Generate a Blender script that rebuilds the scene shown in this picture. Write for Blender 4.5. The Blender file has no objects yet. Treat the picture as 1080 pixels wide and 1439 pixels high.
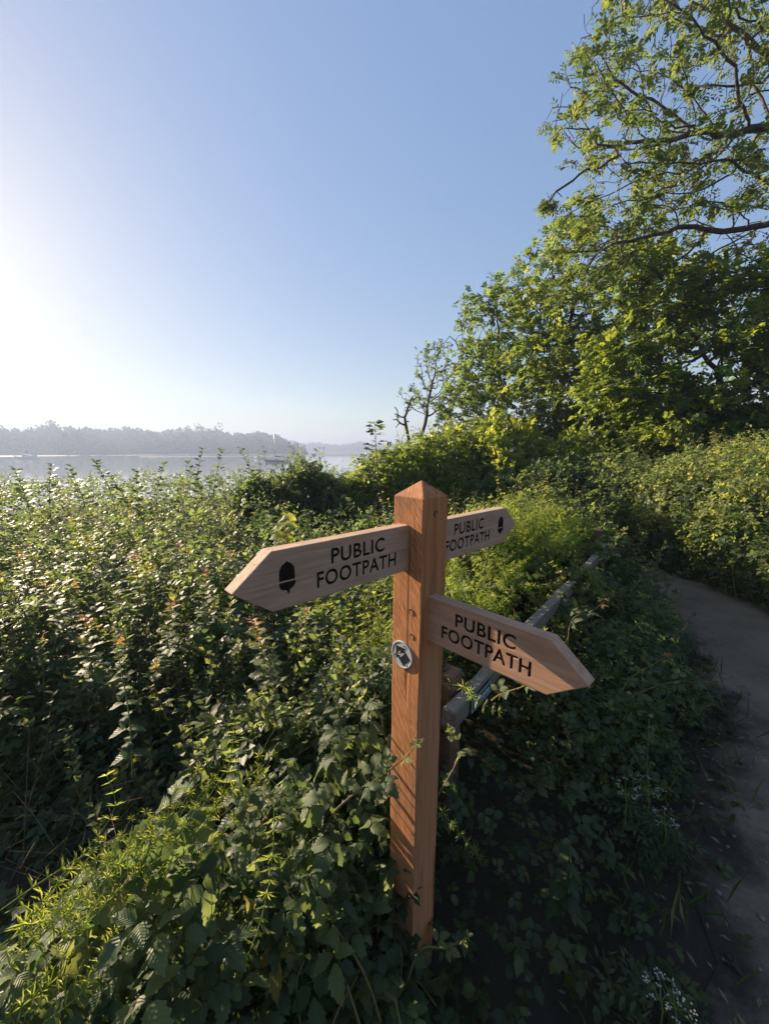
import bpy, bmesh, math, random
import numpy as np
from mathutils import Vector, Matrix, Quaternion

# ------------------------------------------------------------------ camera, sky, sun, exposure
SC = bpy.context.scene
COL = SC.collection
EYE = Vector((0.0, 0.0, 1.65))
PITCH = math.radians(9.31)
FPX = 540.0                                    # focal length in pixels of a 1080 px wide frame
SUN_AZ, SUN_EL = math.radians(53), math.radians(18.5)   # azimuth is measured to the left of +Y
S_DIR = Vector((-math.sin(SUN_AZ) * math.cos(SUN_EL), math.cos(SUN_AZ) * math.cos(SUN_EL), math.sin(SUN_EL)))

cam = bpy.data.cameras.new('camera')
cam.sensor_fit = 'HORIZONTAL'; cam.sensor_width = 36.0; cam.lens = 18.0
cam.clip_start = 0.02; cam.clip_end = 20000
cam_o = bpy.data.objects.new('camera', cam); COL.objects.link(cam_o)
cam_o.location = EYE; cam_o.rotation_euler = (math.radians(90) - PITCH, 0, 0)
SC.camera = cam_o

world = bpy.data.worlds.new('World'); SC.world = world; world.use_nodes = True
wn = world.node_tree.nodes; wl = world.node_tree.links
sky = wn.new('ShaderNodeTexSky'); sky.sky_type = 'NISHITA'; sky.sun_disc = False
sky.sun_elevation = SUN_EL; sky.sun_rotation = -SUN_AZ
sky.altitude = 0; sky.air_density = 1.0; sky.dust_density = 0.45; sky.ozone_density = 1.4
bg = wn['Background']; bg.inputs['Strength'].default_value = 0.138
gm = wn.new('ShaderNodeGamma'); gm.inputs['Gamma'].default_value = 0.32          # the phone's tone curve, the same for the whole sky
hs = wn.new('ShaderNodeHueSaturation'); hs.inputs['Saturation'].default_value = 2.35; hs.inputs['Hue'].default_value = 0.518
wl.new(sky.outputs['Color'], gm.inputs['Color']); wl.new(gm.outputs['Color'], hs.inputs['Color']); wl.new(hs.outputs['Color'], bg.inputs['Color'])

sun = bpy.data.lights.new('sun', 'SUN'); sun.energy = 5.0; sun.angle = math.radians(0.55); sun.color = (1.0, 0.81, 0.58)
sun_o = bpy.data.objects.new('sun', sun); COL.objects.link(sun_o)
sun_o.rotation_euler = S_DIR.to_track_quat('Z', 'Y').to_euler(); sun_o.location = (-20, 15, 20)

SC.view_settings.view_transform = 'Standard'; SC.view_settings.look = 'None'
SC.view_settings.exposure = 1.78; SC.view_settings.gamma = 1.0
SC.render.engine = 'CYCLES'
SC.cycles.max_bounces = 8; SC.cycles.diffuse_bounces = 3; SC.cycles.glossy_bounces = 2
SC.cycles.transmission_bounces = 6; SC.cycles.volume_bounces = 0; SC.cycles.transparent_max_bounces = 4
SC.cycles.use_denoising = True

# ------------------------------------------------------------------ helpers
def ray(px, py):
    a, b = (px - 540) / FPX, (719.5 - py) / FPX
    c, s = math.cos(PITCH), math.sin(PITCH)
    return Vector((a, c + b * s, -s + b * c))
def at_y(px, py, y):
    d = ray(px, py); return EYE + d * (y / d.y)
def at_z(px, py, z):
    d = ray(px, py); return EYE + d * ((z - EYE.z) / d.z)

def tag(o, label=None, cat=None, group=None, kind=None):
    if label: o['label'] = label
    if cat: o['category'] = cat
    if group: o['group'] = group
    if kind: o['kind'] = kind
    return o
def empty(name, loc=(0, 0, 0), rz=0.0):
    o = bpy.data.objects.new(name, None); COL.objects.link(o)
    o.location = loc; o.rotation_euler = (0, 0, rz); o.empty_display_size = 0.1
    return o
def link(name, me, mat=None, parent=None):
    o = bpy.data.objects.new(name, me); COL.objects.link(o)
    if mat is not None and not me.materials: me.materials.append(mat)
    if parent is not None: o.parent = parent
    return o

def mesh_np(name, V, T, tint=None, uv=None, smooth=True):
    V = np.asarray(V, np.float32); T = np.asarray(T, np.int32)
    me = bpy.data.meshes.new(name)
    me.vertices.add(len(V)); me.vertices.foreach_set('co', V.ravel())
    me.loops.add(T.size); me.loops.foreach_set('vertex_index', T.ravel())
    me.polygons.add(len(T)); me.polygons.foreach_set('loop_start', np.arange(len(T), dtype=np.int32) * T.shape[1])
    if tint is not None:
        a = me.attributes.new('tint', 'FLOAT', 'POINT'); a.data.foreach_set('value', np.asarray(tint, np.float32))
    if uv is not None:
        a = me.attributes.new('leafuv', 'FLOAT_VECTOR', 'POINT')
        u3 = np.zeros((len(V), 3), np.float32); u3[:, :2] = uv; a.data.foreach_set('vector', u3.ravel())
    me.update(calc_edges=True)
    me.polygons.foreach_set('use_smooth', np.full(len(T), smooth))
    me.update()
    return me

class Bag:
    """collects many copies of small templates into one mesh"""
    def __init__(self): self.V, self.T, self.t, self.u, self.n = [], [], [], [], 0
    def add(self, tmpl, pos, d, up, scale, tint):
        tv, tt, tu = tmpl
        pos = np.asarray(pos, float); N = len(pos)
        if N == 0: return
        y = d / np.maximum(np.linalg.norm(d, axis=1, keepdims=True), 1e-9)
        x = np.cross(y, up); x /= np.maximum(np.linalg.norm(x, axis=1, keepdims=True), 1e-9)
        z = np.cross(x, y)
        s = np.asarray(scale, float).reshape(-1, 1, 1) * np.ones((N, 1, 1))
        v = (tv[None, :, 0:1] * x[:, None] + tv[None, :, 1:2] * y[:, None] + tv[None, :, 2:3] * z[:, None]) * s + pos[:, None]
        k = len(tv)
        self.V.append(v.reshape(-1, 3)); self.T.append((tt[None] + (np.arange(N) * k)[:, None, None] + self.n).reshape(-1, 3))
        self.t.append(np.repeat(np.asarray(tint, float) * np.ones(N), k)); self.u.append(np.tile(tu, (N, 1))); self.n += N * k
    def raw(self, V, T, tint=0.3):
        V = np.asarray(V, float)
        self.V.append(V); self.T.append(np.asarray(T) + self.n); self.t.append(np.full(len(V), tint)); self.u.append(np.zeros((len(V), 2))); self.n += len(V)
    def mesh(self, name, smooth=True):
        return mesh_np(name, np.concatenate(self.V), np.concatenate(self.T), np.concatenate(self.t), np.concatenate(self.u), smooth)

def unit(v): return v / np.maximum(np.linalg.norm(v, axis=-1, keepdims=True), 1e-9)

def edge_tubes(A, B, ra, rb, sides=5):
    """open prisms from A to B (arrays), radii ra -> rb"""
    A, B = np.asarray(A, float), np.asarray(B, float); N = len(A)
    d = unit(B - A); ref = np.where(np.abs(d[:, 2:3]) > 0.8, np.array([[1., 0, 0]]), np.array([[0, 0, 1.]]))
    x = unit(np.cross(d, ref)); y = np.cross(d, x)
    an = np.arange(sides) * 2 * math.pi / sides
    ring = np.cos(an)[None, :, None] * x[:, None] + np.sin(an)[None, :, None] * y[:, None]
    V = np.concatenate([A[:, None] + ring * np.reshape(ra, (-1, 1, 1)), B[:, None] + ring * np.reshape(rb, (-1, 1, 1))], 1).reshape(-1, 3)
    T = []
    for i in range(sides):
        j = (i + 1) % sides
        T += [[i, j, sides + j], [i, sides + j, sides + i]]
    T = (np.array(T)[None] + (np.arange(N) * 2 * sides)[:, None, None]).reshape(-1, 3)
    return V, T

def tube_path(pts, r0, r1, sides=6, cap=True):
    """one continuous tapered tube along a list of points"""
    P = np.asarray(pts, float); n = len(P)
    d = unit(np.gradient(P, axis=0)); x = None; V = []; T = []
    rr = np.linspace(r0, r1, n)
    for i in range(n):
        if x is None:
            a = np.array([0, 0, 1.]) if abs(d[i, 2]) < .9 else np.array([1., 0, 0])
            x = unit(np.cross(d[i], a))
        else:
            x = unit(x - d[i] * np.dot(x, d[i]))
        y = np.cross(d[i], x)
        for k in range(sides):
            a = 2 * math.pi * k / sides
            V.append(P[i] + rr[i] * (math.cos(a) * x + math.sin(a) * y))
    for i in range(n - 1):
        for k in range(sides):
            a, b = i * sides + k, i * sides + (k + 1) % sides
            T += [[a, b, b + sides], [a, b + sides, a + sides]]
    if cap:
        V.append(P[-1]); V.append(P[0]); e = len(V)
        for k in range(sides):
            T.append([(n - 1) * sides + k, (n - 1) * sides + (k + 1) % sides, e - 2])
            T.append([(k + 1) % sides, k, e - 1])
    return np.array(V), np.array(T)

def spline(pts, n=14):
    P = np.array(pts, float); t = np.linspace(0, len(P) - 1, n); out = []
    for v in t:
        i = min(int(v), len(P) - 2); f = v - i; p0, p1, p2, p3 = P[max(i - 1, 0)], P[i], P[i + 1], P[min(i + 2, len(P) - 1)]
        out.append(.5 * (2 * p1 + (p2 - p0) * f + (2 * p0 - 5 * p1 + 4 * p2 - p3) * f * f + (3 * p1 - p0 - 3 * p2 + p3) * f ** 3))
    return np.array(out)

def wob(x, y, f=1.0, s=0.0):
    """cheap smooth pseudo noise, about -1..1"""
    x = np.asarray(x) * f; y = np.asarray(y) * f
    return (np.sin(1.7 * x + 0.9 * y + s) + np.sin(-1.1 * x + 2.3 * y + 1.3 * s + 1) + np.sin(3.1 * x + 1.9 * y * .7 + 2.1 * s)
            + .6 * np.sin(4.7 * x - 3.9 * y + s) + .6 * np.sin(5.3 * y + 2.2 * x - s)) / 3.2

def smooth(a, b, x):
    t = np.clip((np.asarray(x, float) - a) / (b - a), 0, 1); return t * t * (3 - 2 * t)

# ------------------------------------------------------------------ materials
def new_mat(name):
    m = bpy.data.materials.new(name); m.use_nodes = True
    nt = m.node_tree; nt.nodes.clear()
    out = nt.nodes.new('ShaderNodeOutputMaterial')
    return m, nt, out
def ramp(nt, fac, stops):
    r = nt.nodes.new('ShaderNodeValToRGB'); e = r.color_ramp.elements
    while len(e) < len(stops): e.new(0.5)
    for i, (p, c) in enumerate(stops): e[i].position = p; e[i].color = (*c, 1)
    nt.links.new(fac, r.inputs['Fac']); return r.outputs['Color']
def ramp_f(nt, fac, a, b):
    n = nt.nodes.new('ShaderNodeMapRange'); n.inputs['From Min'].default_value = a; n.inputs['From Max'].default_value = b
    nt.links.new(fac, n.inputs['Value']); return n.outputs['Result']
def math_n(nt, op, a, b=None, clamp=False):
    n = nt.nodes.new('ShaderNodeMath'); n.operation = op; n.use_clamp = clamp
    for i, v in enumerate((a, b)):
        if v is None: continue
        if isinstance(v, (int, float)): n.inputs[i].default_value = v
        else: nt.links.new(v, n.inputs[i])
    return n.outputs[0]
def mix_col(nt, fac, a, b, mode='MIX'):
    n = nt.nodes.new('ShaderNodeMix'); n.data_type = 'RGBA'; n.blend_type = mode
    for s, v in (('Factor', fac), ('A', a), ('B', b)):
        sock = [i for i in n.inputs if i.name == s and (i.type == 'RGBA' if s != 'Factor' else i.type == 'VALUE')][0]
        if isinstance(v, (int, float)): sock.default_value = v
        elif isinstance(v, tuple): sock.default_value = (*v, 1)
        else: nt.links.new(v, sock)
    return [o for o in n.outputs if o.type == 'RGBA'][0]
def noise(nt, scale, detail=4, rough=.55, vec=None, dist=0.0):
    n = nt.nodes.new('ShaderNodeTexNoise'); n.inputs['Scale'].default_value = scale
    n.inputs['Detail'].default_value = detail; n.inputs['Roughness'].default_value = rough; n.inputs['Distortion'].default_value = dist
    if vec is not None: nt.links.new(vec, n.inputs['Vector'])
    return n.outputs['Fac']
def mapping(nt, scale=(1, 1, 1), rot=(0, 0, 0), loc=(0, 0, 0), src='Object'):
    tc = nt.nodes.new('ShaderNodeTexCoord'); mp = nt.nodes.new('ShaderNodeMapping')
    mp.inputs['Scale'].default_value = scale; mp.inputs['Rotation'].default_value = rot; mp.inputs['Location'].default_value = loc
    nt.links.new(tc.outputs[src], mp.inputs['Vector']); return mp.outputs['Vector']
def bump(nt, h, strength, dist, normal=None):
    b = nt.nodes.new('ShaderNodeBump'); b.inputs['Strength'].default_value = strength; b.inputs['Distance'].default_value = dist
    nt.links.new(h, b.inputs['Height'])
    if normal is not None: nt.links.new(normal, b.inputs['Normal'])
    return b.outputs['Normal']
def principled(nt, out, col, rough=.7, spec=.3, normal=None, metallic=0.0):
    p = nt.nodes.new('ShaderNodeBsdfPrincipled')
    if isinstance(col, tuple): p.inputs['Base Color'].default_value = (*col, 1)
    else: nt.links.new(col, p.inputs['Base Color'])
    if isinstance(rough, (int, float)): p.inputs['Roughness'].default_value = rough
    else: nt.links.new(rough, p.inputs['Roughness'])
    p.inputs['Specular IOR Level'].default_value = spec; p.inputs['Metallic'].default_value = metallic
    if normal is not None: nt.links.new(normal, p.inputs['Normal'])
    nt.links.new(p.outputs[0], out.inputs['Surface']); return p

def leaf_material(name, stops, tstops, trans=.45, rough=.42, spec=.45, veins=False):
    m, nt, out = new_mat(name)
    at = nt.nodes.new('ShaderNodeAttribute'); at.attribute_name = 'tint'
    oi = nt.nodes.new('ShaderNodeObjectInfo')
    j = math_n(nt, 'MULTIPLY', math_n(nt, 'SUBTRACT', oi.outputs['Random'], .5), .22)
    t = math_n(nt, 'ADD', at.outputs['Fac'], j, True)
    c = ramp(nt, t, stops); tc = ramp(nt, t, tstops)
    mp = mapping(nt); nz = noise(nt, 70 if veins else 6, 4, .65, mp)
    c = mix_col(nt, .55, c, ramp(nt, nz, [(.3, (.25, .25, .25)), (.7, (.8, .8, .75))]), 'OVERLAY')
    nrm = None
    if veins:
        sp_ = ramp_f(nt, noise(nt, 160, 3, .6, mp), .66, .74)
        c = mix_col(nt, math_n(nt, 'MULTIPLY', sp_, .6), c, (.16, .10, .045)); tc = mix_col(nt, math_n(nt, 'MULTIPLY', sp_, .5), tc, (.2, .1, .02))
        uv = nt.nodes.new('ShaderNodeAttribute'); uv.attribute_name = 'leafuv'
        sep = nt.nodes.new('ShaderNodeSeparateXYZ'); nt.links.new(uv.outputs['Vector'], sep.inputs[0])
        au = math_n(nt, 'ABSOLUTE', sep.outputs['X'])
        mid = math_n(nt, 'LESS_THAN', au, .045)
        ph = math_n(nt, 'FRACT', math_n(nt, 'SUBTRACT', math_n(nt, 'MULTIPLY', sep.outputs['Y'], 8.0), math_n(nt, 'MULTIPLY', au, 2.6)))
        tri = math_n(nt, 'ABSOLUTE', math_n(nt, 'SUBTRACT', ph, .5))
        side = math_n(nt, 'GREATER_THAN', tri, .44)
        v = math_n(nt, 'MAXIMUM', mid, math_n(nt, 'MULTIPLY', side, .55))
        c = mix_col(nt, math_n(nt, 'MULTIPLY', v, .5), c, (.17, .22, .10))
        tc = mix_col(nt, math_n(nt, 'MULTIPLY', v, .35), tc, (.05, .1, .01))
        nrm = bump(nt, tri, .6, .003)
    d = nt.nodes.new('ShaderNodeBsdfPrincipled'); nt.links.new(c, d.inputs['Base Color'])
    d.inputs['Roughness'].default_value = rough; d.inputs['Specular IOR Level'].default_value = spec
    if nrm is not None: nt.links.new(nrm, d.inputs['Normal'])
    tr = nt.nodes.new('ShaderNodeBsdfTranslucent'); nt.links.new(tc, tr.inputs['Color'])
    mx = nt.nodes.new('ShaderNodeMixShader'); mx.inputs['Fac'].default_value = trans
    nt.links.new(d.outputs[0], mx.inputs[1]); nt.links.new(tr.outputs[0], mx.inputs[2])
    nt.links.new(mx.outputs[0], out.inputs['Surface'])
    return m

M = {}
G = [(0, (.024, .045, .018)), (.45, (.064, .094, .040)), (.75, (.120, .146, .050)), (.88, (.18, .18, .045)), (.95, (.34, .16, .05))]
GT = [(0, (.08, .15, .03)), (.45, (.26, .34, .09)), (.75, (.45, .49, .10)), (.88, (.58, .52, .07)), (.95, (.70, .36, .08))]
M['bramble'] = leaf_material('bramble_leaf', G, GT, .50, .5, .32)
M['bramble_near'] = leaf_material('bramble_leaf_veined', G, GT, .40, .52, .3, veins=True)
G2 = [(0, (.035, .065, .018)), (.5, (.080, .120, .028)), (1, (.15, .18, .035))]
G2T = [(0, (.12, .20, .025)), (.5, (.34, .43, .045)), (1, (.62, .62, .06))]
M['tree'] = leaf_material('sycamore_leaf', G2, G2T, .5, .45, .4)
G3 = [(0, (.045, .075, .025)), (.5, (.085, .12, .035)), (1, (.15, .16, .045))]
G3T = [(0, (.12, .2, .035)), (.5, (.26, .36, .06)), (1, (.48, .47, .08))]
M['ash'] = leaf_material('ash_leaf', G3, G3T, .40, .5, .3)
M['cleavers'] = leaf_material('cleavers_leaf', [(0, (.07, .12, .02)), (1, (.20, .23, .05))], [(0, (.32, .44, .05)), (1, (.62, .64, .09))], .5, .5, .3)
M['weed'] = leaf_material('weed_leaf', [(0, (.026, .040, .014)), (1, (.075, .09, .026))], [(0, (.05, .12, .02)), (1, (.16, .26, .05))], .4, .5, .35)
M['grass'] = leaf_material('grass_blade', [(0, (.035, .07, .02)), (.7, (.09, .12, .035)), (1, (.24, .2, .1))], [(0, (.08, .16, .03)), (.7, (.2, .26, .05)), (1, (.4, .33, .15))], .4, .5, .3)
M['petal'] = leaf_material('white_petal', [(0, (.40, .40, .36)), (1, (.6, .6, .55))], [(0, (.3, .3, .27)), (1, (.4, .4, .36))], .35, .6, .2)
M['far_leaf'] = leaf_material('far_wood_leaf', [(0, (.025, .05, .02)), (1, (.06, .09, .03))], [(0, (.05, .1, .02)), (1, (.1, .17, .04))], .12, .9, .05)

def bark(name, a, b, scale=14):
    m, nt, out = new_mat(name)
    v = mapping(nt, (1, 1, .3)); f = noise(nt, scale, 6, .65, v)
    c = ramp(nt, f, [(.3, a), (.7, b)])
    principled(nt, out, c, .85, .15, bump(nt, f, .6, .02)); return m
M['bark'] = bark('bark', (.045, .036, .026), (.14, .115, .085))
M['bark_dark'] = bark('bark_dark', (.03, .025, .018), (.09, .075, .055))
M['cane'] = bark('bramble_cane_skin', (.10, .12, .03), (.22, .12, .06), 40)
M['green_stem'] = bark('green_stem_skin', (.10, .17, .03), (.20, .26, .06), 60)
M['dry'] = bark('dry_stalk', (.07, .05, .03), (.15, .115, .07), 60)

def post_wood():
    m, nt, out = new_mat('sawn_orange_brown_timber')
    grain = noise(nt, 1.0, 6, .6, mapping(nt, (70, 70, 3.2)), .6)
    broad = noise(nt, 1.0, 3, .5, mapping(nt, (6, 6, 1.1)))
    # circular-saw marks cross the two faces that look along local Y
    sm = nt.nodes.new('ShaderNodeMapping'); sm.inputs['Scale'].default_value = (22, 22, 260); nt.links.new(mapping(nt, (1, 1, 1), (0, math.radians(-52), 0)), sm.inputs['Vector'])
    saw = noise(nt, 1.0, 3, .6, sm.outputs['Vector'], .5)
    geo = nt.nodes.new('ShaderNodeNewGeometry'); tcn = nt.nodes.new('ShaderNodeVectorTransform')
    tcn.vector_type = 'NORMAL'; tcn.convert_from = 'WORLD'; tcn.convert_to = 'OBJECT'; nt.links.new(geo.outputs['Normal'], tcn.inputs[0])
    sp = nt.nodes.new('ShaderNodeSeparateXYZ'); nt.links.new(tcn.outputs[0], sp.inputs[0])
    onY = math_n(nt, 'GREATER_THAN', math_n(nt, 'ABSOLUTE', sp.outputs['Y']), .6)
    c = ramp(nt, grain, [(.25, (.25, .082, .027)), (.5, (.41, .165, .063)), (.75, (.53, .245, .105))])
    sawc = ramp(nt, saw, [(.35, (.24, .080, .028)), (.65, (.64, .29, .125))])
    c = mix_col(nt, math_n(nt, 'MULTIPLY', onY, .6), c, sawc)
    c = mix_col(nt, math_n(nt, 'MULTIPLY', ramp_f(nt, broad, .42, .68), .55), c, (.30, .19, .12))
    h = math_n(nt, 'ADD', math_n(nt, 'MULTIPLY', grain, .35), math_n(nt, 'MULTIPLY', math_n(nt, 'MULTIPLY', saw, onY), .9))
    crack = ramp_f(nt, noise(nt, 1.0, 2, .5, mapping(nt, (42, 42, 1.3), loc=(3, 1, 2))), .69, .715)
    c = mix_col(nt, math_n(nt, 'MULTIPLY', crack, .6), c, (.08, .035, .016))
    stain = ramp_f(nt, noise(nt, 1.0, 5, .65, mapping(nt, (9, 9, 2.5), loc=(7, 2, 5))), .52, .72)
    c = mix_col(nt, math_n(nt, 'MULTIPLY', stain, .5), c, (.17, .095, .05))
    h = math_n(nt, 'SUBTRACT', h, math_n(nt, 'MULTIPLY', crack, 1.2))
    principled(nt, out, c, .8, .18, bump(nt, h, .75, .0035)); return m
def board_wood(name, dark, mid, light, weather):
    m, nt, out = new_mat(name)
    g = noise(nt, 1.0, 7, .62, mapping(nt, (4.5, 60, 110)), .8)
    b = noise(nt, 1.0, 3, .55, mapping(nt, (3, 10, 8)))
    sp_ = noise(nt, 160, 2, .5)
    c = ramp(nt, g, [(.28, dark), (.52, mid), (.75, light)])
    c = mix_col(nt, math_n(nt, 'MULTIPLY', ramp_f(nt, b, .4, .75), .5), c, weather)
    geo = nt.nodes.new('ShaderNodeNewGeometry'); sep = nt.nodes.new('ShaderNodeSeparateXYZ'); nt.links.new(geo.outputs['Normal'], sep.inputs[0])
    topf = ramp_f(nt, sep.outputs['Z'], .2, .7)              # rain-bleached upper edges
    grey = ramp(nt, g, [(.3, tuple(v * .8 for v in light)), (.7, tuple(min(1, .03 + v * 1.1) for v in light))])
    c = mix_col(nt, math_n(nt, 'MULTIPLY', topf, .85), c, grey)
    crack = ramp_f(nt, noise(nt, 1.0, 3, .55, mapping(nt, (1.6, 30, 85), loc=(4, 1, 9))), .68, .71)
    c = mix_col(nt, math_n(nt, 'MULTIPLY', crack, .75), c, tuple(v * .28 for v in dark))
    stn = ramp_f(nt, noise(nt, 1.0, 5, .7, mapping(nt, (9, 9, 14), loc=(2, 6, 1))), .50, .74)
    c = mix_col(nt, math_n(nt, 'MULTIPLY', stn, .45), c, tuple(v * .62 for v in mid))
    h = math_n(nt, 'SUBTRACT', math_n(nt, 'ADD', g, math_n(nt, 'MULTIPLY', sp_, .25)), crack)
    principled(nt, out, c, .8, .18, bump(nt, h, .6, .0022)); return m
M['post'] = post_wood()
M['arm'] = board_wood('weathered_sign_board', (.28, .17, .108), (.43, .275, .175), (.53, .35, .235), (.41, .285, .205))
M['arm_tan'] = board_wood('tan_sign_board', (.26, .135, .075), (.40, .22, .13), (.50, .29, .18), (.38, .24, .165))
M['rail'] = board_wood('silvered_rail_wood', (.10, .078, .056), (.19, .15, .11), (.27, .22, .165), (.13, .12, .07))
M['fence_post'] = board_wood('brown_fence_post_wood', (.10, .06, .035), (.17, .10, .06), (.24, .15, .09), (.16, .12, .08))

def plain(name, col, rough=.6, spec=.3, metallic=0.0, var=.15, scale=60):
    m, nt, out = new_mat(name); f = noise(nt, scale, 4)
    c = ramp(nt, f, [(.3, tuple(x * (1 - var) for x in col)), (.7, tuple(min(1, x * (1 + var)) for x in col))])
    principled(nt, out, c, rough, spec, bump(nt, f, .15, .0008), metallic); return m
M['letter'] = plain('dark_routed_letter', (.018, .013, .011), .85, .1)
M['plug_ring'] = plain('dark_plug_ring', (.05, .028, .015), .9, .1)
M['disc'] = plain('grey_plastic_disc', (.42, .43, .41), .45, .4, 0, .1, 200)
M['black'] = plain('black_print', (.012, .012, .013), .5, .4)
M['pale_print'] = plain('pale_print', (.42, .42, .40), .6, .3)
M['screw'] = plain('bright_screw', (.6, .6, .58), .3, .5, .9)
M['green_plate'] = plain('green_enamel_plate', (.02, .075, .06), .35, .5)
M['white_paint'] = plain('white_gelcoat', (.62, .62, .60), .35, .5)
M['navy'] = plain('navy_hull', (.05, .07, .10), .35, .5)
M['alloy'] = plain('mast_alloy', (.35, .36, .37), .4, .5, .6)
M['canvas'] = plain('dark_canvas', (.06, .08, .12), .85, .1)
M['glass'] = plain('dark_cabin_window', (.02, .025, .03), .15, .5)

def ground_mat():
    m, nt, out = new_mat('leafy_soil')
    v = mapping(nt, src='Object'); f = noise(nt, 1.4, 8, .65, v); g = noise(nt, 35, 5, .7, v)
    c = ramp(nt, f, [(.3, (.030, .024, .016)), (.55, (.055, .044, .030)), (.75, (.040, .042, .020))])
    c = mix_col(nt, math_n(nt, 'MULTIPLY', ramp_f(nt, g, .55, .7), .5), c, (.08, .065, .045))
    principled(nt, out, c, .95, .1, bump(nt, g, .8, .02)); return m
def path_mat():
    m, nt, out = new_mat('trodden_gravel_path')
    v = mapping(nt, src='Object'); f = noise(nt, 2.2, 6, .6, v); g = noise(nt, 60, 4, .7, v); k = noise(nt, 220, 2, .6, v)
    c = ramp(nt, f, [(.3, (.135, .103, .074)), (.6, (.205, .16, .117)), (.8, (.26, .205, .152))])
    c = mix_col(nt, math_n(nt, 'MULTIPLY', ramp_f(nt, g, .5, .75), .55), c, (.11, .085, .062))
    c = mix_col(nt, math_n(nt, 'MULTIPLY', ramp_f(nt, k, .62, .72), .5), c, (.22, .20, .17))
    at = nt.nodes.new('ShaderNodeAttribute'); at.attribute_name = 'tint'
    e = math_n(nt, 'ADD', at.outputs['Fac'], math_n(nt, 'MULTIPLY', math_n(nt, 'SUBTRACT', noise(nt, 5, 6, .7, v), .5), 1.1))
    c = mix_col(nt, ramp_f(nt, e, .62, .95), c, mix_col(nt, g, (.022, .019, .013), (.07, .058, .04)))
    principled(nt, out, c, .92, .15, bump(nt, math_n(nt, 'ADD', g, k), .7, .012)); return m
def water_mat():
    m, nt, out = new_mat('estuary_water')
    v = mapping(nt, (.25, .7, 1), (0, 0, math.radians(25))); f = noise(nt, 1.2, 5, .6, v); g = noise(nt, .05, 3, .5, v)
    p = principled(nt, out, (.20, .205, .205), .06, .5, bump(nt, math_n(nt, 'ADD', f, g), .03, .2))
    p.inputs['IOR'].default_value = 1.33; return m
M['ground'] = ground_mat(); M['path'] = path_mat(); M['water'] = water_mat()
M['mud'] = plain('estuary_mud', (.10, .085, .07), .6, .4, 0, .3, .05)
M['field'] = plain('far_pasture', (.09, .12, .05), .9, .1, 0, .3, .03)

# ------------------------------------------------------------------ leaf templates  (y = along the leaf, x = across, z = up)
def serrated(teeth=5, w=.36, fold=.16, droop=.16, cup=.0):
    """one ovate leaflet with a toothed margin, a folded midrib and a drooping tip"""
    V, U, T = [], [], []
    n = teeth * 2 + 1
    def prof(t): return w * (math.sin(math.pi * min(1, t ** .78)) ** .85)
    mids, L, R = [], [], []
    for i in range(n + 1):
        t = i / n; z = -droop * t * t + .05 * math.sin(math.pi * t)
        wd = 0 if i in (0, n) else prof(t) * (1.12 if i % 2 else .85)
        ty = t - (.02 if i % 2 == 0 else -.015)
        mids.append(len(V)); V.append((0, t, z)); U.append((0, t))
        if i not in (0, n):
            zz = z + fold * wd - cup * wd * wd
            L.append(len(V)); V.append((-wd, ty, zz + .035 * math.sin(9 * t))); U.append((-wd / w, ty))
            R.append(len(V)); V.append((wd, ty, zz - .035 * math.sin(8 * t + 1))); U.append((wd / w, ty))
        else: L.append(mids[-1]); R.append(mids[-1])
    for i in range(n):
        for S, flip in ((L, 0), (R, 1)):
            q = [mids[i], mids[i + 1], S[i + 1], S[i]]
            for tri in ((q[0], q[1], q[2]), (q[0], q[2], q[3])):
                if len(set(tri)) == 3: T.append(tri if flip else tri[::-1])
    # the side where "up" is +z
    return np.array(V), np.array(T), np.array(U)
def simple_leaf(w=.30, fold=.14, droop=.12):
    V = np.array([(0, 0, 0), (-w, .42, fold * w * 1.5), (0, .48, .02), (w, .42, fold * w * 1.5), (0, 1, -droop)])
    T = np.array([(0, 2, 1), (0, 3, 2), (1, 2, 4), (2, 3, 4)])
    U = np.array([(0, 0), (-1, .42), (0, .48), (1, .42), (0, 1)], float)
    return V, T, U
def diamond(w=.3, fold=.1):
    return (np.array([(0, 0, 0), (-w, .5, fold * .5), (0, 1, -.1), (w, .5, fold * .5)]), np.array([(0, 2, 1), (0, 3, 2)]),
            np.array([(0, 0), (-1, .5), (0, 1), (1, .5)], float))
def compose(base, items):
    """items: (pos, dir, up, scale)"""
    b = Bag(); it = list(items)
    b.add(base, np.array([i[0] for i in it], float), np.array([i[1] for i in it], float), np.array([i[2] for i in it], float), np.array([i[3] for i in it], float), 0)
    return np.concatenate(b.V), np.concatenate(b.T), np.concatenate(b.u)
def rot_dir(a, lift=0.0): return (math.sin(a) * math.cos(lift), math.cos(a) * math.cos(lift), math.sin(lift))

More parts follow.
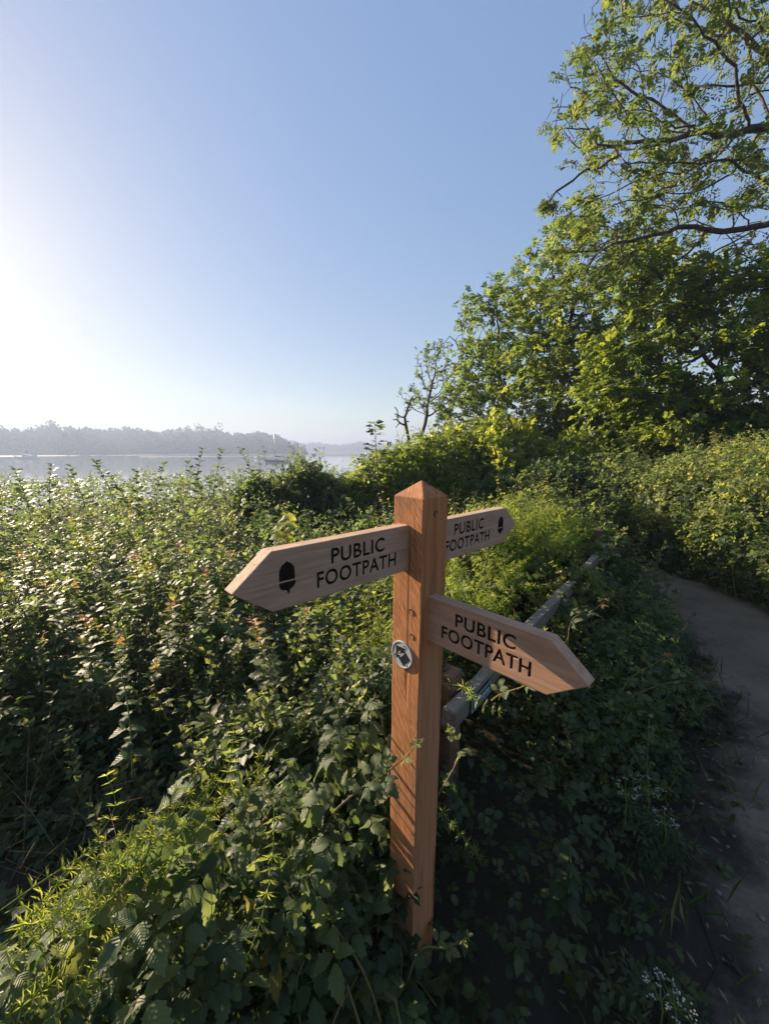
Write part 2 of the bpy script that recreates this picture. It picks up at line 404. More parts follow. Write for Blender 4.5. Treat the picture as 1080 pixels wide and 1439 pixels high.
R0 = np.random.RandomState(7)
def trifoliate(base, lift=.1):
    return compose(base, [((0, .42, .02), rot_dir(.08, -.25), (0, 0, 1), .60), ((.02, .28, 0), rot_dir(1.25, lift), (.25, 0, 1), .50), ((-.02, .28, 0), rot_dir(-1.2, lift - .1), (-.25, 0, 1), .47)])
def pinnate(base, pairs=3):
    it = [((0, 1.0, -.12), rot_dir(0, -.35), (0, 0, 1), .36)]
    for i in range(pairs):
        t = .38 + .55 * i / max(1, pairs - 1) * .95
        for s in (-1, 1): it.append(((0, t, -.12 * t * t), rot_dir(s * 1.0, -.25), (0, 0, 1), .34))
    return compose(base, it)
def sprig(base, n=5, seed=1, length=.6, ls=.5):
    r = np.random.RandomState(seed); it = []
    for i in range(n):
        t = length * (i + .3) / n; a = (1 if i % 2 else -1) * (.6 + .5 * r.rand())
        it.append(((0, t, .03 * r.randn()), rot_dir(a, r.uniform(-.5, .35)), (r.uniform(-.5, .5), 0, 1), ls * r.uniform(.8, 1.15)))
    it.append(((0, length, 0), rot_dir(r.uniform(-.2, .2), -.1), (0, 0, 1), ls))
    return compose(base, it)
def whorl(n=7, w=.09):
    b = diamond(w, .1); return compose(b, [((0, 0, 0), (math.sin(a) * .95, .32, math.cos(a) * .95), (0, 1, 0.01), R0.uniform(.85, 1.1)) for a in np.arange(n) * 2 * math.pi / n + .2])

LEAF_FINE = serrated(5, .29, .2, .2); LEAF_FINE2 = serrated(5, .34, .14, .34); LEAF_FINE3 = serrated(5, .27, .32, .12)
LEAF_MID = simple_leaf(); LEAF_LOW = diamond()
TRI_FINE = [trifoliate(LEAF_FINE, .05), trifoliate(LEAF_FINE2, -.15), trifoliate(LEAF_FINE3, .25)]
TRI_MID = trifoliate(LEAF_MID); LEAF_SER = serrated(2, .31, .18, .2); TRI_SER = trifoliate(LEAF_SER); TRI_LOW = trifoliate(diamond(.36))
PINN = pinnate(diamond(.19), 3)
SPRIGS = [sprig(diamond(.34), 5, s) for s in (1, 2, 3)]
SPRIG_BIG = [sprig(simple_leaf(.4), 4, s, .5, .6) for s in (4, 5)]
WHORL = whorl(); WHORL_LOW = whorl(5, .1)

def rdirs(r, n, up=0.0):
    d = r.normal(size=(n, 3)); d[:, 2] += up; return unit(d)

# ------------------------------------------------------------------ the lie of the land
WATER_Z = -3.35
FN = (.779, -.627)                                   # across the fence line, towards the path
def fence_s(x, y): return (np.asarray(x) - .25) * FN[0] - (np.asarray(y) - 1.44) * FN[1] * -1
def land_z(x, y):
    x = np.asarray(x, float); y = np.asarray(y, float)
    u = y - .75 * x
    z = .03 * wob(x, y, .8) * smooth(.5, 2.5, np.hypot(x - .3, y - .6))
    z = z - 6.3 * smooth(18, 34, u)
    az = np.degrees(np.arctan2(x, np.maximum(y, 1e-3))); d = np.hypot(x, y)
    far = smooth(0, 25, d - 395 + 15 * np.sin(az * .22)) * (u > 100)
    hill = 18 * smooth(-8, -17, az) * smooth(400, 560, d) + 3.2 * smooth(400, 420, d)
    back = 6 * smooth(880, 1100, d)
    low = smooth(-8, -16, az)                        # the near shore ends and a farther one shows past it
    near_far = far * (hill) * low
    far2 = smooth(0, 30, d - 860) * (u > 100) * (3.3 + back)
    return z + np.maximum(near_far, far2)

rad = np.concatenate([np.linspace(.3, 12, 44), np.geomspace(12.6, 2500, 110)])
ang = np.linspace(0, 2 * math.pi, 241)[:-1]
gx = rad[:, None] * np.sin(ang)[None]; gy = rad[:, None] * np.cos(ang)[None]
gz = land_z(gx, gy)
V = np.stack([gx, gy, gz], -1).reshape(-1, 3); na = len(ang)
V = np.concatenate([V, [[0, 0, float(land_z(0, 0))]]])
i, j = np.meshgrid(np.arange(len(rad) - 1), np.arange(na), indexing='ij'); a = i * na + j; b = i * na + (j + 1) % na
T = np.concatenate([np.stack([a, a + na, b + na], -1).reshape(-1, 3), np.stack([a, b + na, b], -1).reshape(-1, 3)])
c0 = len(V) - 1; k = np.arange(na); T = np.concatenate([T, np.stack([np.full(na, c0), k, (k + 1) % na], -1)])
T = T[:, ::-1]
tag(link('ground', mesh_np('ground', V, T), M['ground']), kind='structure')

wv = np.array([(-1760, -1760, WATER_Z), (1760, -1760, WATER_Z), (1760, 1760, WATER_Z), (-1760, 1760, WATER_Z)], float)
tag(link('river', mesh_np('river', wv, [(0, 1, 2), (0, 2, 3)]), M['water']), kind='structure')

# the trodden path
PC = np.array([(.95, -3), (1.05, -1.2), (1.22, .1), (1.62, .75), (2.16, 1.25), (2.70, 1.88), (3.12, 2.7), (3.32, 3.6), (3.3, 4.5), (3.0, 5.6), (2.3, 7.0), (1.6, 8.4)])
tt = np.linspace(0, len(PC) - 1, 90); pc = np.stack([np.interp(tt, np.arange(len(PC)), PC[:, q]) for q in (0, 1)], -1)
for _ in range(6): pc[1:-1] = (pc[:-2] + pc[1:-1] * 2 + pc[2:]) / 4
pd = unit(np.gradient(pc, axis=0)); pn = np.stack([pd[:, 1], -pd[:, 0]], -1)
cols = np.linspace(-1, 1, 13); V = []
for q in range(len(pc)):
    hw = .70 + .07 * math.sin(q * .45) + .05 * math.sin(q * 1.31)
    for cc in cols:
        x, y = pc[q] + pn[q] * cc * hw
        V.append((x, y, float(land_z(x, y)) + .006 + .026 * (1 - cc * cc) + .012 * float(wob(x, y, 4)) * (1 - cc * cc)))
V = np.array(V); n = len(cols); T = []
for q in range(len(pc) - 1):
    for w in range(n - 1):
        a = q * n + w; T += [(a, a + 1, a + n + 1), (a, a + n + 1, a + n)]
tag(link('path', mesh_np('path', V, T, np.tile(np.abs(cols), len(pc))), M['path']), kind='structure')
def path_dist(x, y):
    x = np.asarray(x, float).ravel(); y = np.asarray(y, float).ravel()
    return np.min(np.hypot(x[:, None] - pc[None, :, 0], y[:, None] - pc[None, :, 1]), 1)

r = np.random.RandomState(15); bag = Bag()
ico = bmesh.new(); bmesh.ops.create_icosphere(ico, subdivisions=1, radius=1.0)
iv = np.array([v.co[:] for v in ico.verts]) * np.array([1, .8, .55]); ii = np.array([[v.index for v in f.verts] for f in ico.faces]); ico.free()
n = 900; q = r.randint(20, 80, n); cc = r.normal(size=n) * .38; sx = pc[q] + pn[q] * cc[:, None] + r.normal(size=(n, 2)) * .05
bag.add((iv, ii, np.zeros((len(iv), 2))), np.stack([sx[:, 0], sx[:, 1], land_z(sx[:, 0], sx[:, 1]) + .030 * (1 - np.minimum(1, np.abs(cc) / .7) ** 2) + .006], -1), rdirs(r, n) * np.array([1, 1, .2]), np.tile([0, 0, 1.], (n, 1)), .004 + .011 * r.rand(n) ** 3, r.rand(n))
M['stone'] = plain('path_pebble', (.17, .15, .125), .85, .2, 0, .4, 25)
tag(link('path_pebbles', bag.mesh('path_pebbles'), M['stone']), 'scattered small pebbles lying on the earth path', 'pebbles', kind='stuff')

# tidal mud banks
def mud_bank(ax0, ax1, d0, d1):
    V, T = [], []; n = 40
    for q in range(n + 1):
        az = math.radians(ax0 + (ax1 - ax0) * q / n); e = math.sin(math.pi * q / n) ** .5
        dm = (d0 + d1) / 2; h = (d1 - d0) / 2 * e * (1 + .25 * math.sin(q * .9))
        for f, z in ((-1, -.12), (0, .28), (1, -.12)):
            V.append((math.sin(az) * (dm + f * h), math.cos(az) * (dm + f * h), WATER_Z + z))
    for q in range(n):
        for w in range(2):
            a = q * 3 + w; T += [(a, a + 3, a + 4), (a, a + 4, a + 1)]
    return mesh_np('mud', np.array(V), T)
tag(link('mud_bank', mud_bank(-33, 3, 268, 318), M['mud']), kind='structure')
tag(link('mud_flat', mud_bank(-55, 4, 372, 402), M['mud']), kind='structure')
tag(link('far_mud_flat', mud_bank(-22, 8, 560, 800), M['mud']), kind='structure')

# ------------------------------------------------------------------ the wood on the far shore
r = np.random.RandomState(11); bag = Bag(); fb = Bag()
def far_tree(x, y, h, w, leaf):
    z0 = float(land_z(x, y)); n = int(50 + 3.5 * w)
    nb = r.randint(3, 6); P = []
    for q in range(nb):
        c = np.array([r.uniform(-.32, .32) * w, r.uniform(-.32, .32) * w, h * r.uniform(.42, .82)]); rr = np.array([w * .36, w * .36, h * .24]) * r.uniform(.7, 1.2)
        P.append(c + rdirs(r, n // nb) * rr * r.uniform(.75, 1.05, (n // nb, 1)))
    P = np.concatenate(P + [np.stack([r.uniform(-.4, .4, n // 3) * w, r.uniform(-.4, .4, n // 3) * w, r.uniform(0, .5, n // 3) * h], -1)]) + np.array([x, y, z0])
    d = rdirs(r, len(P)); bag.add(LEAF_LOW2, P, d, rdirs(r, len(P), .6), leaf * r.uniform(.7, 1.3, len(P)), r.rand(len(P)))
    fb.raw(*edge_tubes([(x, y, z0 - .3)], [(x, y, z0 + h * .6)], [w * .03], [w * .015], 4))
LEAF_LOW2 = diamond(.5, .15)
for az in np.arange(-58, -9, .20):
    if -17 < az and r.rand() < smooth(-17, -9, az): continue
    for row in range(3):
        d = 425 + row * 42 + r.uniform(-12, 12); q = math.radians(az + r.uniform(-.15, .15))
        if d < 440 and -46 < az < -40: continue
        k = (.75 + .25 * float(wob(az, row, .5, 3))) * float(smooth(-9, -19, az) * .6 + .4)
        far_tree(math.sin(q) * d, math.cos(q) * d, r.choice([12, 14, 16, 18, 22], p=[.25, .3, .25, .13, .07]) * k, r.uniform(8, 16) * k, 2.3)
for az in np.arange(-24, 22, .28):
    for row in range(2):
        d = 930 + row * 90 + r.uniform(-20, 20); q = math.radians(az + r.uniform(-.15, .15)); k = .8 + .3 * float(wob(az, row, .4, 9))
        far_tree(math.sin(q) * d, math.cos(q) * d, r.uniform(12, 19) * k, r.uniform(14, 22) * k, 4.5)
fw = tag(link('far_wood', bag.mesh('far_wood'), M['far_leaf']), 'blue-hazed wooded far shore across the estuary', 'wood', kind='stuff')
link('trunk', fb.mesh('far_trunk'), M['bark'], fw)['kind'] = 'stuff'

# ------------------------------------------------------------------ boats
def boat(px, py, L, heading, kind, label):
    p = at_z(px, py, WATER_Z); root = empty(kind, (p.x, p.y, WATER_Z), heading); tag(root, label, 'boat')
    B = L * .3; F = L * .09
    V, T = [], []; ns = 13; prof = [(-.0, -.35), (.55, -.3), (.86, .1), (.95, .6), (1, 1)]
    for q in range(ns):
        t = q / (ns - 1); x = (t - .5) * L; w = B / 2 * (math.sin(math.pi * (.12 + .88 * (1 - t)) * .62) if t > .0 else math.sin(math.pi * .62)) 
        w = B / 2 * max(0.02, (1 - max(0, (t - .35) / .65) ** 2.0)) * (.78 + .22 * min(1, t / .35)); sheer = F * (1 + .35 * (2 * t - .8) ** 2)
        row = [(x + (L * .05 * zz if t > .9 else 0), -w * ww, sheer * zz if zz > 0 else F * zz) for ww, zz in prof[::-1]] + [(x + (L * .05 * zz if t > .9 else 0), w * ww, sheer * zz if zz > 0 else F * zz) for ww, zz in prof[1:]]
        V += row
    k = len(prof) * 2 - 1
    for q in range(ns - 1):
        for w in range(k - 1):
            a = q * k + w; T += [(a, a + k, a + k + 1), (a, a + k + 1, a + 1)]
        T += [(q * k, q * k + k - 1, (q + 1) * k + k - 1), (q * k, (q + 1) * k + k - 1, (q + 1) * k)]
    for w in range(1, k - 1): T.append((0, w, w + 1))
    link('hull', mesh_np('hull', np.array(V), T, smooth=False), M['navy'] if 'dark' in label else M['white_paint'], root)
    def loft(name, sec, mat, par):
        V, T = [], []
        for (x, w, z0, z1, ins) in sec: V += [(x, -w, z0), (x, -w * ins, z1), (x, w * ins, z1), (x, w, z0)]
        for q in range(len(sec) - 1):
            for w in range(4):
                a = q * 4 + w; b = q * 4 + (w + 1) % 4; T += [(a, b, b + 4), (a, b + 4, a + 4)]
        T += [(0, 2, 1), (0, 3, 2)]; e = len(V) - 4; T += [(e, e + 1, e + 2), (e, e + 2, e + 3)]
        return link(name, mesh_np(name, np.array(V, float), T, smooth=False), mat, par)
    cab = loft('cabin', [(-.12 * L, B * .30, F * .9, F * 1.75, .85), (.10 * L, B * .28, F * .9, F * 1.7, .85), (.26 * L, B * .18, F * .9, F * 1.2, .8)] if kind == 'sailing_yacht'
               else [(-.18 * L, B * .36, F * .9, F * 2.6, .85), (.12 * L, B * .34, F * .9, F * 2.5, .8), (.25 * L, B * .28, F * .9, F * 1.3, .8)], M['white_paint'], root)
    for s in (-1, 1):
        link('cabin_window', mesh_np('cabin_window', np.array([(-.08 * L, s * (B * .29 + .02), F * 1.2), (.08 * L, s * (B * .275 + .02), F * 1.2), (.08 * L, s * (B * .255 + .03), F * 1.5), (-.08 * L, s * (B * .27 + .03), F * 1.5)]), [(0, 1, 2), (0, 2, 3)]), M['glass'], cab)
    if kind == 'sailing_yacht':
        H = L * 1.25
        link('mast', mesh_np('mast', *tube_path([(.08 * L, 0, F), (.08 * L, 0, H * .5), (.08 * L, 0, H)], .11, .07)), M['alloy'], root)
        bm_ = link('boom', mesh_np('boom', *tube_path([(.08 * L, 0, F * 2.6), (-.35 * L, 0, F * 2.5)], .07, .06)), M['alloy'], root)
        link('furled_sail', mesh_np('furled_sail', *tube_path([(.07 * L, 0, F * 2.95), (-.1 * L, 0, F * 2.85), (-.33 * L, 0, F * 2.65)], .26, .12, 8)), M['canvas'], bm_)
        for x1 in (.5 * L, -.48 * L):
            link('stay', mesh_np('stay', *tube_path([(x1, 0, F * 1.1), (.08 * L, 0, H * .98)], .025, .025, 3)), M['alloy'], root)
    else:
        link('handrail', mesh_np('handrail', *tube_path([(-.45 * L, 0, F), (-.45 * L, 0, F * 2.2), (-.2 * L, 0, F * 2.7)], .05, .05)), M['alloy'], root)
    return root
boat(38, 644.5, 13.5, math.radians(-14), 'sailing_yacht', 'pale sailing yacht moored alone off the hedge on the open estuary')
boat(389, 649.5, 8.5, math.radians(176), 'sailing_yacht', 'small dark sailing yacht moored beside a little motor boat')
boat(363, 644.5, 6.5, math.radians(160), 'motor_boat', 'little motor boat with a cabin moored near the small yacht')
p = at_z(140, 647, WATER_Z)
mb = empty('mooring_buoy', (p.x, p.y, WATER_Z)); tag(mb, 'small round mooring buoy floating on the open water', 'buoy')
bm = bmesh.new(); bmesh.ops.create_uvsphere(bm, u_segments=12, v_segments=8, radius=.5); bmesh.ops.scale(bm, vec=(1, 1, .85), verts=bm.verts); me = bpy.data.meshes.new('float'); bm.to_mesh(me); bm.free()
link('float_body', me, M['canvas'], mb).location = (0, 0, .2)
link('pickup_ring', mesh_np('pickup_ring', *tube_path([(0, 0, .55), (.05, 0, .85), (0, 0, 1.0)], .05, .05)), M['alloy'], mb)

# ------------------------------------------------------------------ the signpost
PX, PY = .096, 1.0
TH = math.radians(-45.8)
sp = empty('footpath_signpost', (.083, 1.0, 0), TH); sp.rotation_mode = 'XYZ'
tag(sp, 'brown wooden post with three pointed arms reading PUBLIC FOOTPATH', 'signpost')
# a very slight lean, as the post in the picture has
lean = Matrix.Rotation(math.radians(.5), 4, 'Y'); sp.matrix_world = Matrix.Translation((.083, 1.0, 0)) @ lean @ Matrix.Rotation(TH, 4, 'Z')

def bm_obj(name, bm, mat, parent, smooth_=False):
    me = bpy.data.meshes.new(name); bmesh.ops.recalc_face_normals(bm, faces=bm.faces); bm.to_mesh(me); bm.free()
    if smooth_:
        for f in me.polygons: f.use_smooth = True
    return link(name, me, mat, parent)
def prism(bm, outline, z0, z1):
    lo = [bm.verts.new((x, y, z0)) for x, y in outline]; hi = [bm.verts.new((x, y, z1)) for x, y in outline]
    n = len(outline); bm.faces.new(lo[::-1]); bm.faces.new(hi)
    for q in range(n): bm.faces.new((lo[q], lo[(q + 1) % n], hi[(q + 1) % n], hi[q]))
h = .05; bm = bmesh.new(); rng = random.Random(4)
levels = [-.3] + [0.05 + 1.48 * q / 24 for q in range(25)]; rings = []
for z in levels:
    w = lambda: rng.uniform(-.0005, .0005)
    rings.append([bm.verts.new((sx * h + w(), sy * h + w(), z)) for sx, sy in ((-1, -1), (1, -1), (1, 1), (-1, 1))])
for A, B in zip(rings, rings[1:]):
    for q in range(4): bm.faces.new((A[q], A[(q + 1) % 4], B[(q + 1) % 4], B[q]))
ap = bm.verts.new((.001, 0, 1.571))
for q in range(4): bm.faces.new((rings[-1][q], rings[-1][(q + 1) % 4], ap))
bm.faces.new(rings[0][::-1])
bmesh.ops.recalc_face_normals(bm, faces=bm.faces)
ed = [e for e in bm.edges if len(e.link_faces) == 2 and e.calc_face_angle(0) > .3]
bmesh.ops.bevel(bm, geom=ed, offset=.0028, segments=2, affect='EDGES', profile=.6)
bm_obj('post', bm, M['post'], sp)

def text_mesh(body, size, width, bold=.012):
    cu = bpy.data.curves.new('lettering', 'FONT'); cu.body = body; cu.size = size; cu.offset = bold * size; cu.extrude = .0005; cu.resolution_u = 4
    cu.align_x = 'CENTER'; cu.align_y = 'BOTTOM_BASELINE'; cu.space_character = 1.08
    o = bpy.data.objects.new('t', cu); COL.objects.link(o); dg = bpy.context.evaluated_depsgraph_get()
    me = bpy.data.meshes.new_from_object(o.evaluated_get(dg)); bpy.data.objects.remove(o)
    xs = [v.co.x for v in me.vertices]; k = width / (max(xs) - min(xs)); c = (max(xs) + min(xs)) / 2
    for v in me.vertices: v.co.x = (v.co.x - c) * k
    me.name = 'lettering'; return me
def acorn_mesh():
    bm = bmesh.new()
    nut = [(-.0175, -.006)] + [(-.0175, .010), (-.0160, .019), (-.011, .0265), (-.004, .0305), (0, .0335), (.004, .0305), (.011, .0265), (.0160, .019), (.0175, .010)] + [(.0175, -.006)]
    cup = [(-.0185, -.0085), (.0185, -.0085), (.0185, -.016), (.013, -.0225), (.006, -.0255), (.004, -.033), (.001, -.0345), (-.002, -.026), (-.0105, -.024), (-.0165, -.019)]
    for ol in (nut, cup): prism(bm, ol, -.0003, .0005)
    me = bpy.data.meshes.new('acorn_emblem'); bmesh.ops.recalc_face_normals(bm, faces=bm.faces); bm.to_mesh(me); bm.free(); return me
PUB = text_mesh('PUBLIC', .047, .159, .028); FOOT = text_mesh('FOOTPATH', .047, .237, .028); ACORN = acorn_mesh()

def sign_arm(L, z0, z1, rz, off, side, mat, label, acorn, tip_x=None):
    """a pointed board; side=+1 when its lettered face looks along its own +Y"""
    th = .034; zc = (z0 + z1) / 2; hh = (z1 - z0) / 2; s0 = L - .078
    arm = bpy.data.objects.new('sign_arm', None)
    bm = bmesh.new(); ol = [(-.03, -hh), (s0, -hh), (L, -.004), (s0, hh), (-.03, hh)]
    n = 9; pts = []
    lo, hi = [], []
    for x, z in ol: lo.append(bm.verts.new((x, -th / 2, z))); hi.append(bm.verts.new((x, th / 2, z)))
    bm.faces.new(lo); bm.faces.new(hi[::-1])
    for q in range(5): bm.faces.new((lo[q], hi[q], hi[(q + 1) % 5], lo[(q + 1) % 5]))
    bmesh.ops.recalc_face_normals(bm, faces=bm.faces)
    bmesh.ops.bevel(bm, geom=list(bm.edges), offset=.0022, segments=2, affect='EDGES', profile=.6)
    o = bm_obj('sign_arm', bm, mat, sp)
    d = Matrix.Rotation(rz, 4, 'Z')
    o.matrix_local = Matrix.Translation((off[0], off[1], zc)) @ d @ Matrix.Translation((.05, 0, 0))
    o['label'] = label
    rows = ((PUB, .1645, .0085), (FOOT, .163, -.0365))
    fy = side * (th / 2 - .0021)
    cuts = []
    R = Matrix(((-side, 0, 0), (0, 0, side), (0, 1, 0))).to_4x4() if side > 0 else Matrix(((1, 0, 0), (0, 0, -1), (0, 1, 0))).to_4x4()
    for me, cx, cz in rows:
        t = link('lettering', me, M['letter'], o); mx = Matrix.Translation((cx, fy, cz)) @ R; t.matrix_local = mx; cuts.append((me, mx))
    if acorn:
        t = link('acorn_emblem', ACORN, M['letter'], o); mx = Matrix.Translation((.350, fy, .002)) @ R; t.matrix_local = mx; cuts.append((ACORN, mx))
    # rout the letters 2 mm into the board
    tmp = []; plain_me = o.data; wk = bpy.data.objects.new('work', plain_me); COL.objects.link(wk)
    for me, mx in cuts:
        bm = bmesh.new(); bm.from_mesh(me); bmesh.ops.remove_doubles(bm, verts=bm.verts, dist=1e-6)
        for v in bm.verts: v.co.z = -.0004 if v.co.z < .0001 else .02
        bmesh.ops.recalc_face_normals(bm, faces=bm.faces); cm = bpy.data.meshes.new('cutter'); bm.to_mesh(cm); bm.free(); cm.transform(mx)
        c = bpy.data.objects.new('cutter', cm); COL.objects.link(c); tmp.append(c)
        md = wk.modifiers.new('rout', 'BOOLEAN'); md.operation = 'DIFFERENCE'; md.solver = 'EXACT'; md.use_self = True; md.use_hole_tolerant = True; md.object = c
    bpy.context.view_layer.update()
    new = bpy.data.meshes.new_from_object(wk.evaluated_get(bpy.context.evaluated_depsgraph_get()))
    for c in tmp + [wk]: bpy.data.objects.remove(c)
    if len(new.vertices) > len(plain_me.vertices) + 100: o.data = new
    new.name = 'sign_arm'
    return o
sign_arm(.46, 1.338, 1.458, math.radians(-90), (-.014, 0), +1, M['arm'], 'grey-brown arm with acorn and PUBLIC FOOTPATH, in shade', True)
sign_arm(.395, 1.149, 1.272, 0.0, (0, -.003), -1, M['arm_tan'], 'lower tan arm with PUBLIC FOOTPATH and no acorn', False)
sign_arm(.455, 1.336, 1.456, math.radians(90), (-.004, 0), -1, M['arm'], 'shaded arm with acorn pointing away behind the post', True)

def disc(bm, r, z0, z1, seg=28): prism(bm, [(r * math.cos(2 * math.pi * q / seg), r * math.sin(2 * math.pi * q / seg)) for q in range(seg)], z0, z1)
def on_left(x, z, out=0.0):  # a frame on the face that looks along -Y: u -> +X, v -> +Z
    return Matrix.Translation((x, -.05 - out, z)) @ Matrix(((1, 0, 0), (0, 0, -1), (0, 1, 0))).to_4x4()
def on_right(y, z, out=0.0):
    return Matrix.Translation((.05 + out, y, z)) @ Matrix(((0, 0, 1), (1, 0, 0), (0, 1, 0))).to_4x4()
for fr in (on_left(.018, 1.228), on_left(.022, 1.160), on_right(.000, 1.487)):
    bm = bmesh.new(); disc(bm, .0080, -.002, .0009); rg = bm_obj('dowel_plug', bm, M['plug_ring'], sp); rg.matrix_local = fr
    bm = bmesh.new(); disc(bm, .0060, -.001, .0013); pl = bm_obj('plug_core', bm, M['post'], rg); pl.location = (.0008, -.0012, 0)
# waymark disc
bm = bmesh.new(); disc(bm, .034, -.002, .003, 40)
wd = bm_obj('waymark_disc', bm, M['disc'], sp); wd.matrix_local = on_left(-.011, 1.096)
wd.scale = (1.13, 1.13, 1.0); wd['label'] = 'round grey waymark disc with a black arrow'
bm = bmesh.new(); seg = 40
o1 = [bm.verts.new((.034 * math.cos(2 * math.pi * q / seg), .034 * math.sin(2 * math.pi * q / seg), .0031)) for q in range(seg)]
o2 = [bm.verts.new((.0315 * math.cos(2 * math.pi * q / seg), .0315 * math.sin(2 * math.pi * q / seg), .0042)) for q in range(seg)]
o3 = [bm.verts.new((.030 * math.cos(2 * math.pi * q / seg), .030 * math.sin(2 * math.pi * q / seg), .0031)) for q in range(seg)]
for A, B in ((o1, o2), (o2, o3)):
    for q in range(seg): bm.faces.new((A[q], A[(q + 1) % seg], B[(q + 1) % seg], B[q]))
bm_obj('rim', bm, M['disc'], wd, True)
# the arrow points up and to the left: a stubby shaft with a broad head
a45 = math.radians(47); rot = lambda x, y: (x * math.cos(a45) - y * math.sin(a45), x * math.sin(a45) + y * math.cos(a45))
bm = bmesh.new(); prism(bm, [rot(*q) for q in ((0, .026), (-.0235, .0035), (-.0155, .0035), (-.0155, -.0225), (.0155, -.0225), (.0155, .0035), (.0235, .0035))], .0030, .0036)
ar = bm_obj('arrow', bm, M['black'], wd)
bm = bmesh.new()
for pts_ in ([(-.012, -.004), (-.003, -.002), (.004, .004), (.003, .006), (-.004, .0005), (-.012, -.001)], [(-.005, -.007), (.001, -.004), (.009, .006), (.008, .008), (0, -.001), (-.006, -.005)], [(-.010, .001), (-.006, .003), (-.004, .007), (-.006, .008), (-.011, .004)]):
    prism(bm, pts_, .0035, .0039)
bm_obj('arrow_mark', bm, M['pale_print'], wd)
for a in (75, 195, 305):
    bm = bmesh.new(); disc(bm, .0022, .003, .0048, 10); s_ = bm_obj('screw', bm, M['screw'], wd); s_.location = (.0262 * math.cos(math.radians(a)), .0262 * math.sin(math.radians(a)), 0)
# small raised marks round the disc's margin
for q in range(11):
    a = math.radians(105 + q * 9); bm = bmesh.new(); prism(bm, [(-.0006, -.0013), (.0006, -.0013), (.0006, .0013), (-.0006, .0013)], .0031, .0035)
    s_ = bm_obj('margin_mark', bm, M['black'], wd); s_.location = (.0283 * math.cos(a), .0283 * math.sin(a), 0); s_.rotation_euler = (0, 0, a - math.pi / 2)

# ------------------------------------------------------------------ the knee rail beside the path
FA = Vector((.285, 1.42, 0)); FB = Vector((2.55, 4.22, 0)); FD = (FB - FA).normalized(); FR = math.atan2(FD.y, FD.x)
fn = empty('rail_fence', FA, FR); tag(fn, 'low silvered timber rail fence with a green plate, half lost in weeds', 'fence')
def board(name, x0, x1, y0, y1, z0, z1, mat, parent, dz=0.0, seg=8, jit=.003, seed=1):
    rg = random.Random(seed); bm = bmesh.new(); rows = []
    for q in range(seg + 1):
        t = q / seg; x = x0 + (x1 - x0) * t; e = dz * t
        rows.append([bm.verts.new((x + rg.uniform(-jit, jit) * (q in (0, seg)), yy + rg.uniform(-jit, jit), zz + e + rg.uniform(-jit, jit))) for yy, zz in ((y0, z0), (y1, z0), (y1, z1), (y0, z1))])
    for A, B in zip(rows, rows[1:]):
        for q in range(4): bm.faces.new((A[q], A[(q + 1) % 4], B[(q + 1) % 4], B[q]))
    bm.faces.new(rows[0][::-1]); bm.faces.new(rows[-1])
    bmesh.ops.recalc_face_normals(bm, faces=bm.faces)
    ed = [e for e in bm.edges if len(e.link_faces) == 2 and e.calc_face_angle(0) > .6]
    bmesh.ops.bevel(bm, geom=ed, offset=.005, segments=2, affect='EDGES')
    return bm_obj(name, bm, mat, parent)
FL = (FB - FA).length
RZ = .62
board('rail', -.05, FL * .52, -.030, .030, RZ - .078, RZ + .004, M['rail'], fn, .02, 12, .006, seed=2)
board('rail', FL * .525, FL + .3, -.030, .030, RZ - .062, RZ + .014, M['rail'], fn, .03, 12, .006, seed=3)
for q, x in enumerate((.10, FL * .53, FL * .93)):
    board('fence_post', x - .05, x + .05, .045, .135, -.3, RZ + (.07, .06, .17)[q], M['fence_post'], fn, 0, 3, .002, seed=9 + q)
bm = bmesh.new(); prism(bm, [(0, 0), (.20, 0), (.20, .062), (0, .062)], 0, .003); bmesh.ops.bevel(bm, geom=[e for e in bm.edges], offset=.0008, segments=1, affect='EDGES')
pl = bm_obj('plate', bm, M['green_plate'], fn); PLM = Matrix.Translation((.075, -.0372, RZ - .070)) @ Matrix(((1, 0, 0), (0, 0, -1), (0, 1, 0))).to_4x4(); pl.matrix_local = PLM
pl['label'] = 'small dark green plate with white border and lettering'
bm = bmesh.new()
for x0, y0, x1, y1 in ((.004, .004, .196, .0065), (.004, .0555, .196, .058), (.004, .0066, .0065, .0554), (.1935, .0066, .196, .0554)): prism(bm, [(x0, y0), (x1, y0), (x1, y1), (x0, y1)], .0031, .0036)
bm_obj('border', bm, M['white_paint'], pl)
t = link('lettering', text_mesh('Private', .05, .15, .006), M['white_paint'], pl); t.location = (.10, .017, .0032)

# ------------------------------------------------------------------ trees
def colonize(base, start_pts, att, step, kill, infl, iters, r, grav=0.0, jit=.25):
    P = [np.array(q, float) for q in start_pts]; par = [-1] + list(range(len(start_pts) - 1))
    att = np.asarray(att, float); alive = np.ones(len(att), bool)
    A = np.array(P); D = np.linalg.norm(att[:, None] - A[None], axis=2); near = D.argmin(1); nd = D.min(1)
    for _ in range(iters):
        use = alive & (nd < infl)
        if not use.any():
            if not alive.any(): break
            use = alive & (nd < nd[alive].min() * 1.15 + 1e-6)
        idx = np.where(use)[0]; src = near[idx]
        Pn = np.array(P); v = unit(att[idx] - Pn[src]); acc = np.zeros_like(Pn); np.add.at(acc, src, v)
        g = np.unique(src); dirs = unit(unit(acc[g]) + r.normal(size=(len(g), 3)) * jit + np.array([0, 0, grav]))
        new = Pn[g] + dirs * step * r.uniform(.8, 1.2, (len(g), 1)); n0 = len(P)
        P += list(new); par += list(g)
        dn = np.linalg.norm(att[:, None] - new[None], axis=2); k = dn.argmin(1); m = dn.min(1); b = m < nd
        nd = np.where(b, m, nd); near = np.where(b, k + n0, near); alive &= nd > kill
        if len(P) > 9000: break
    return np.array(P), np.array(par)

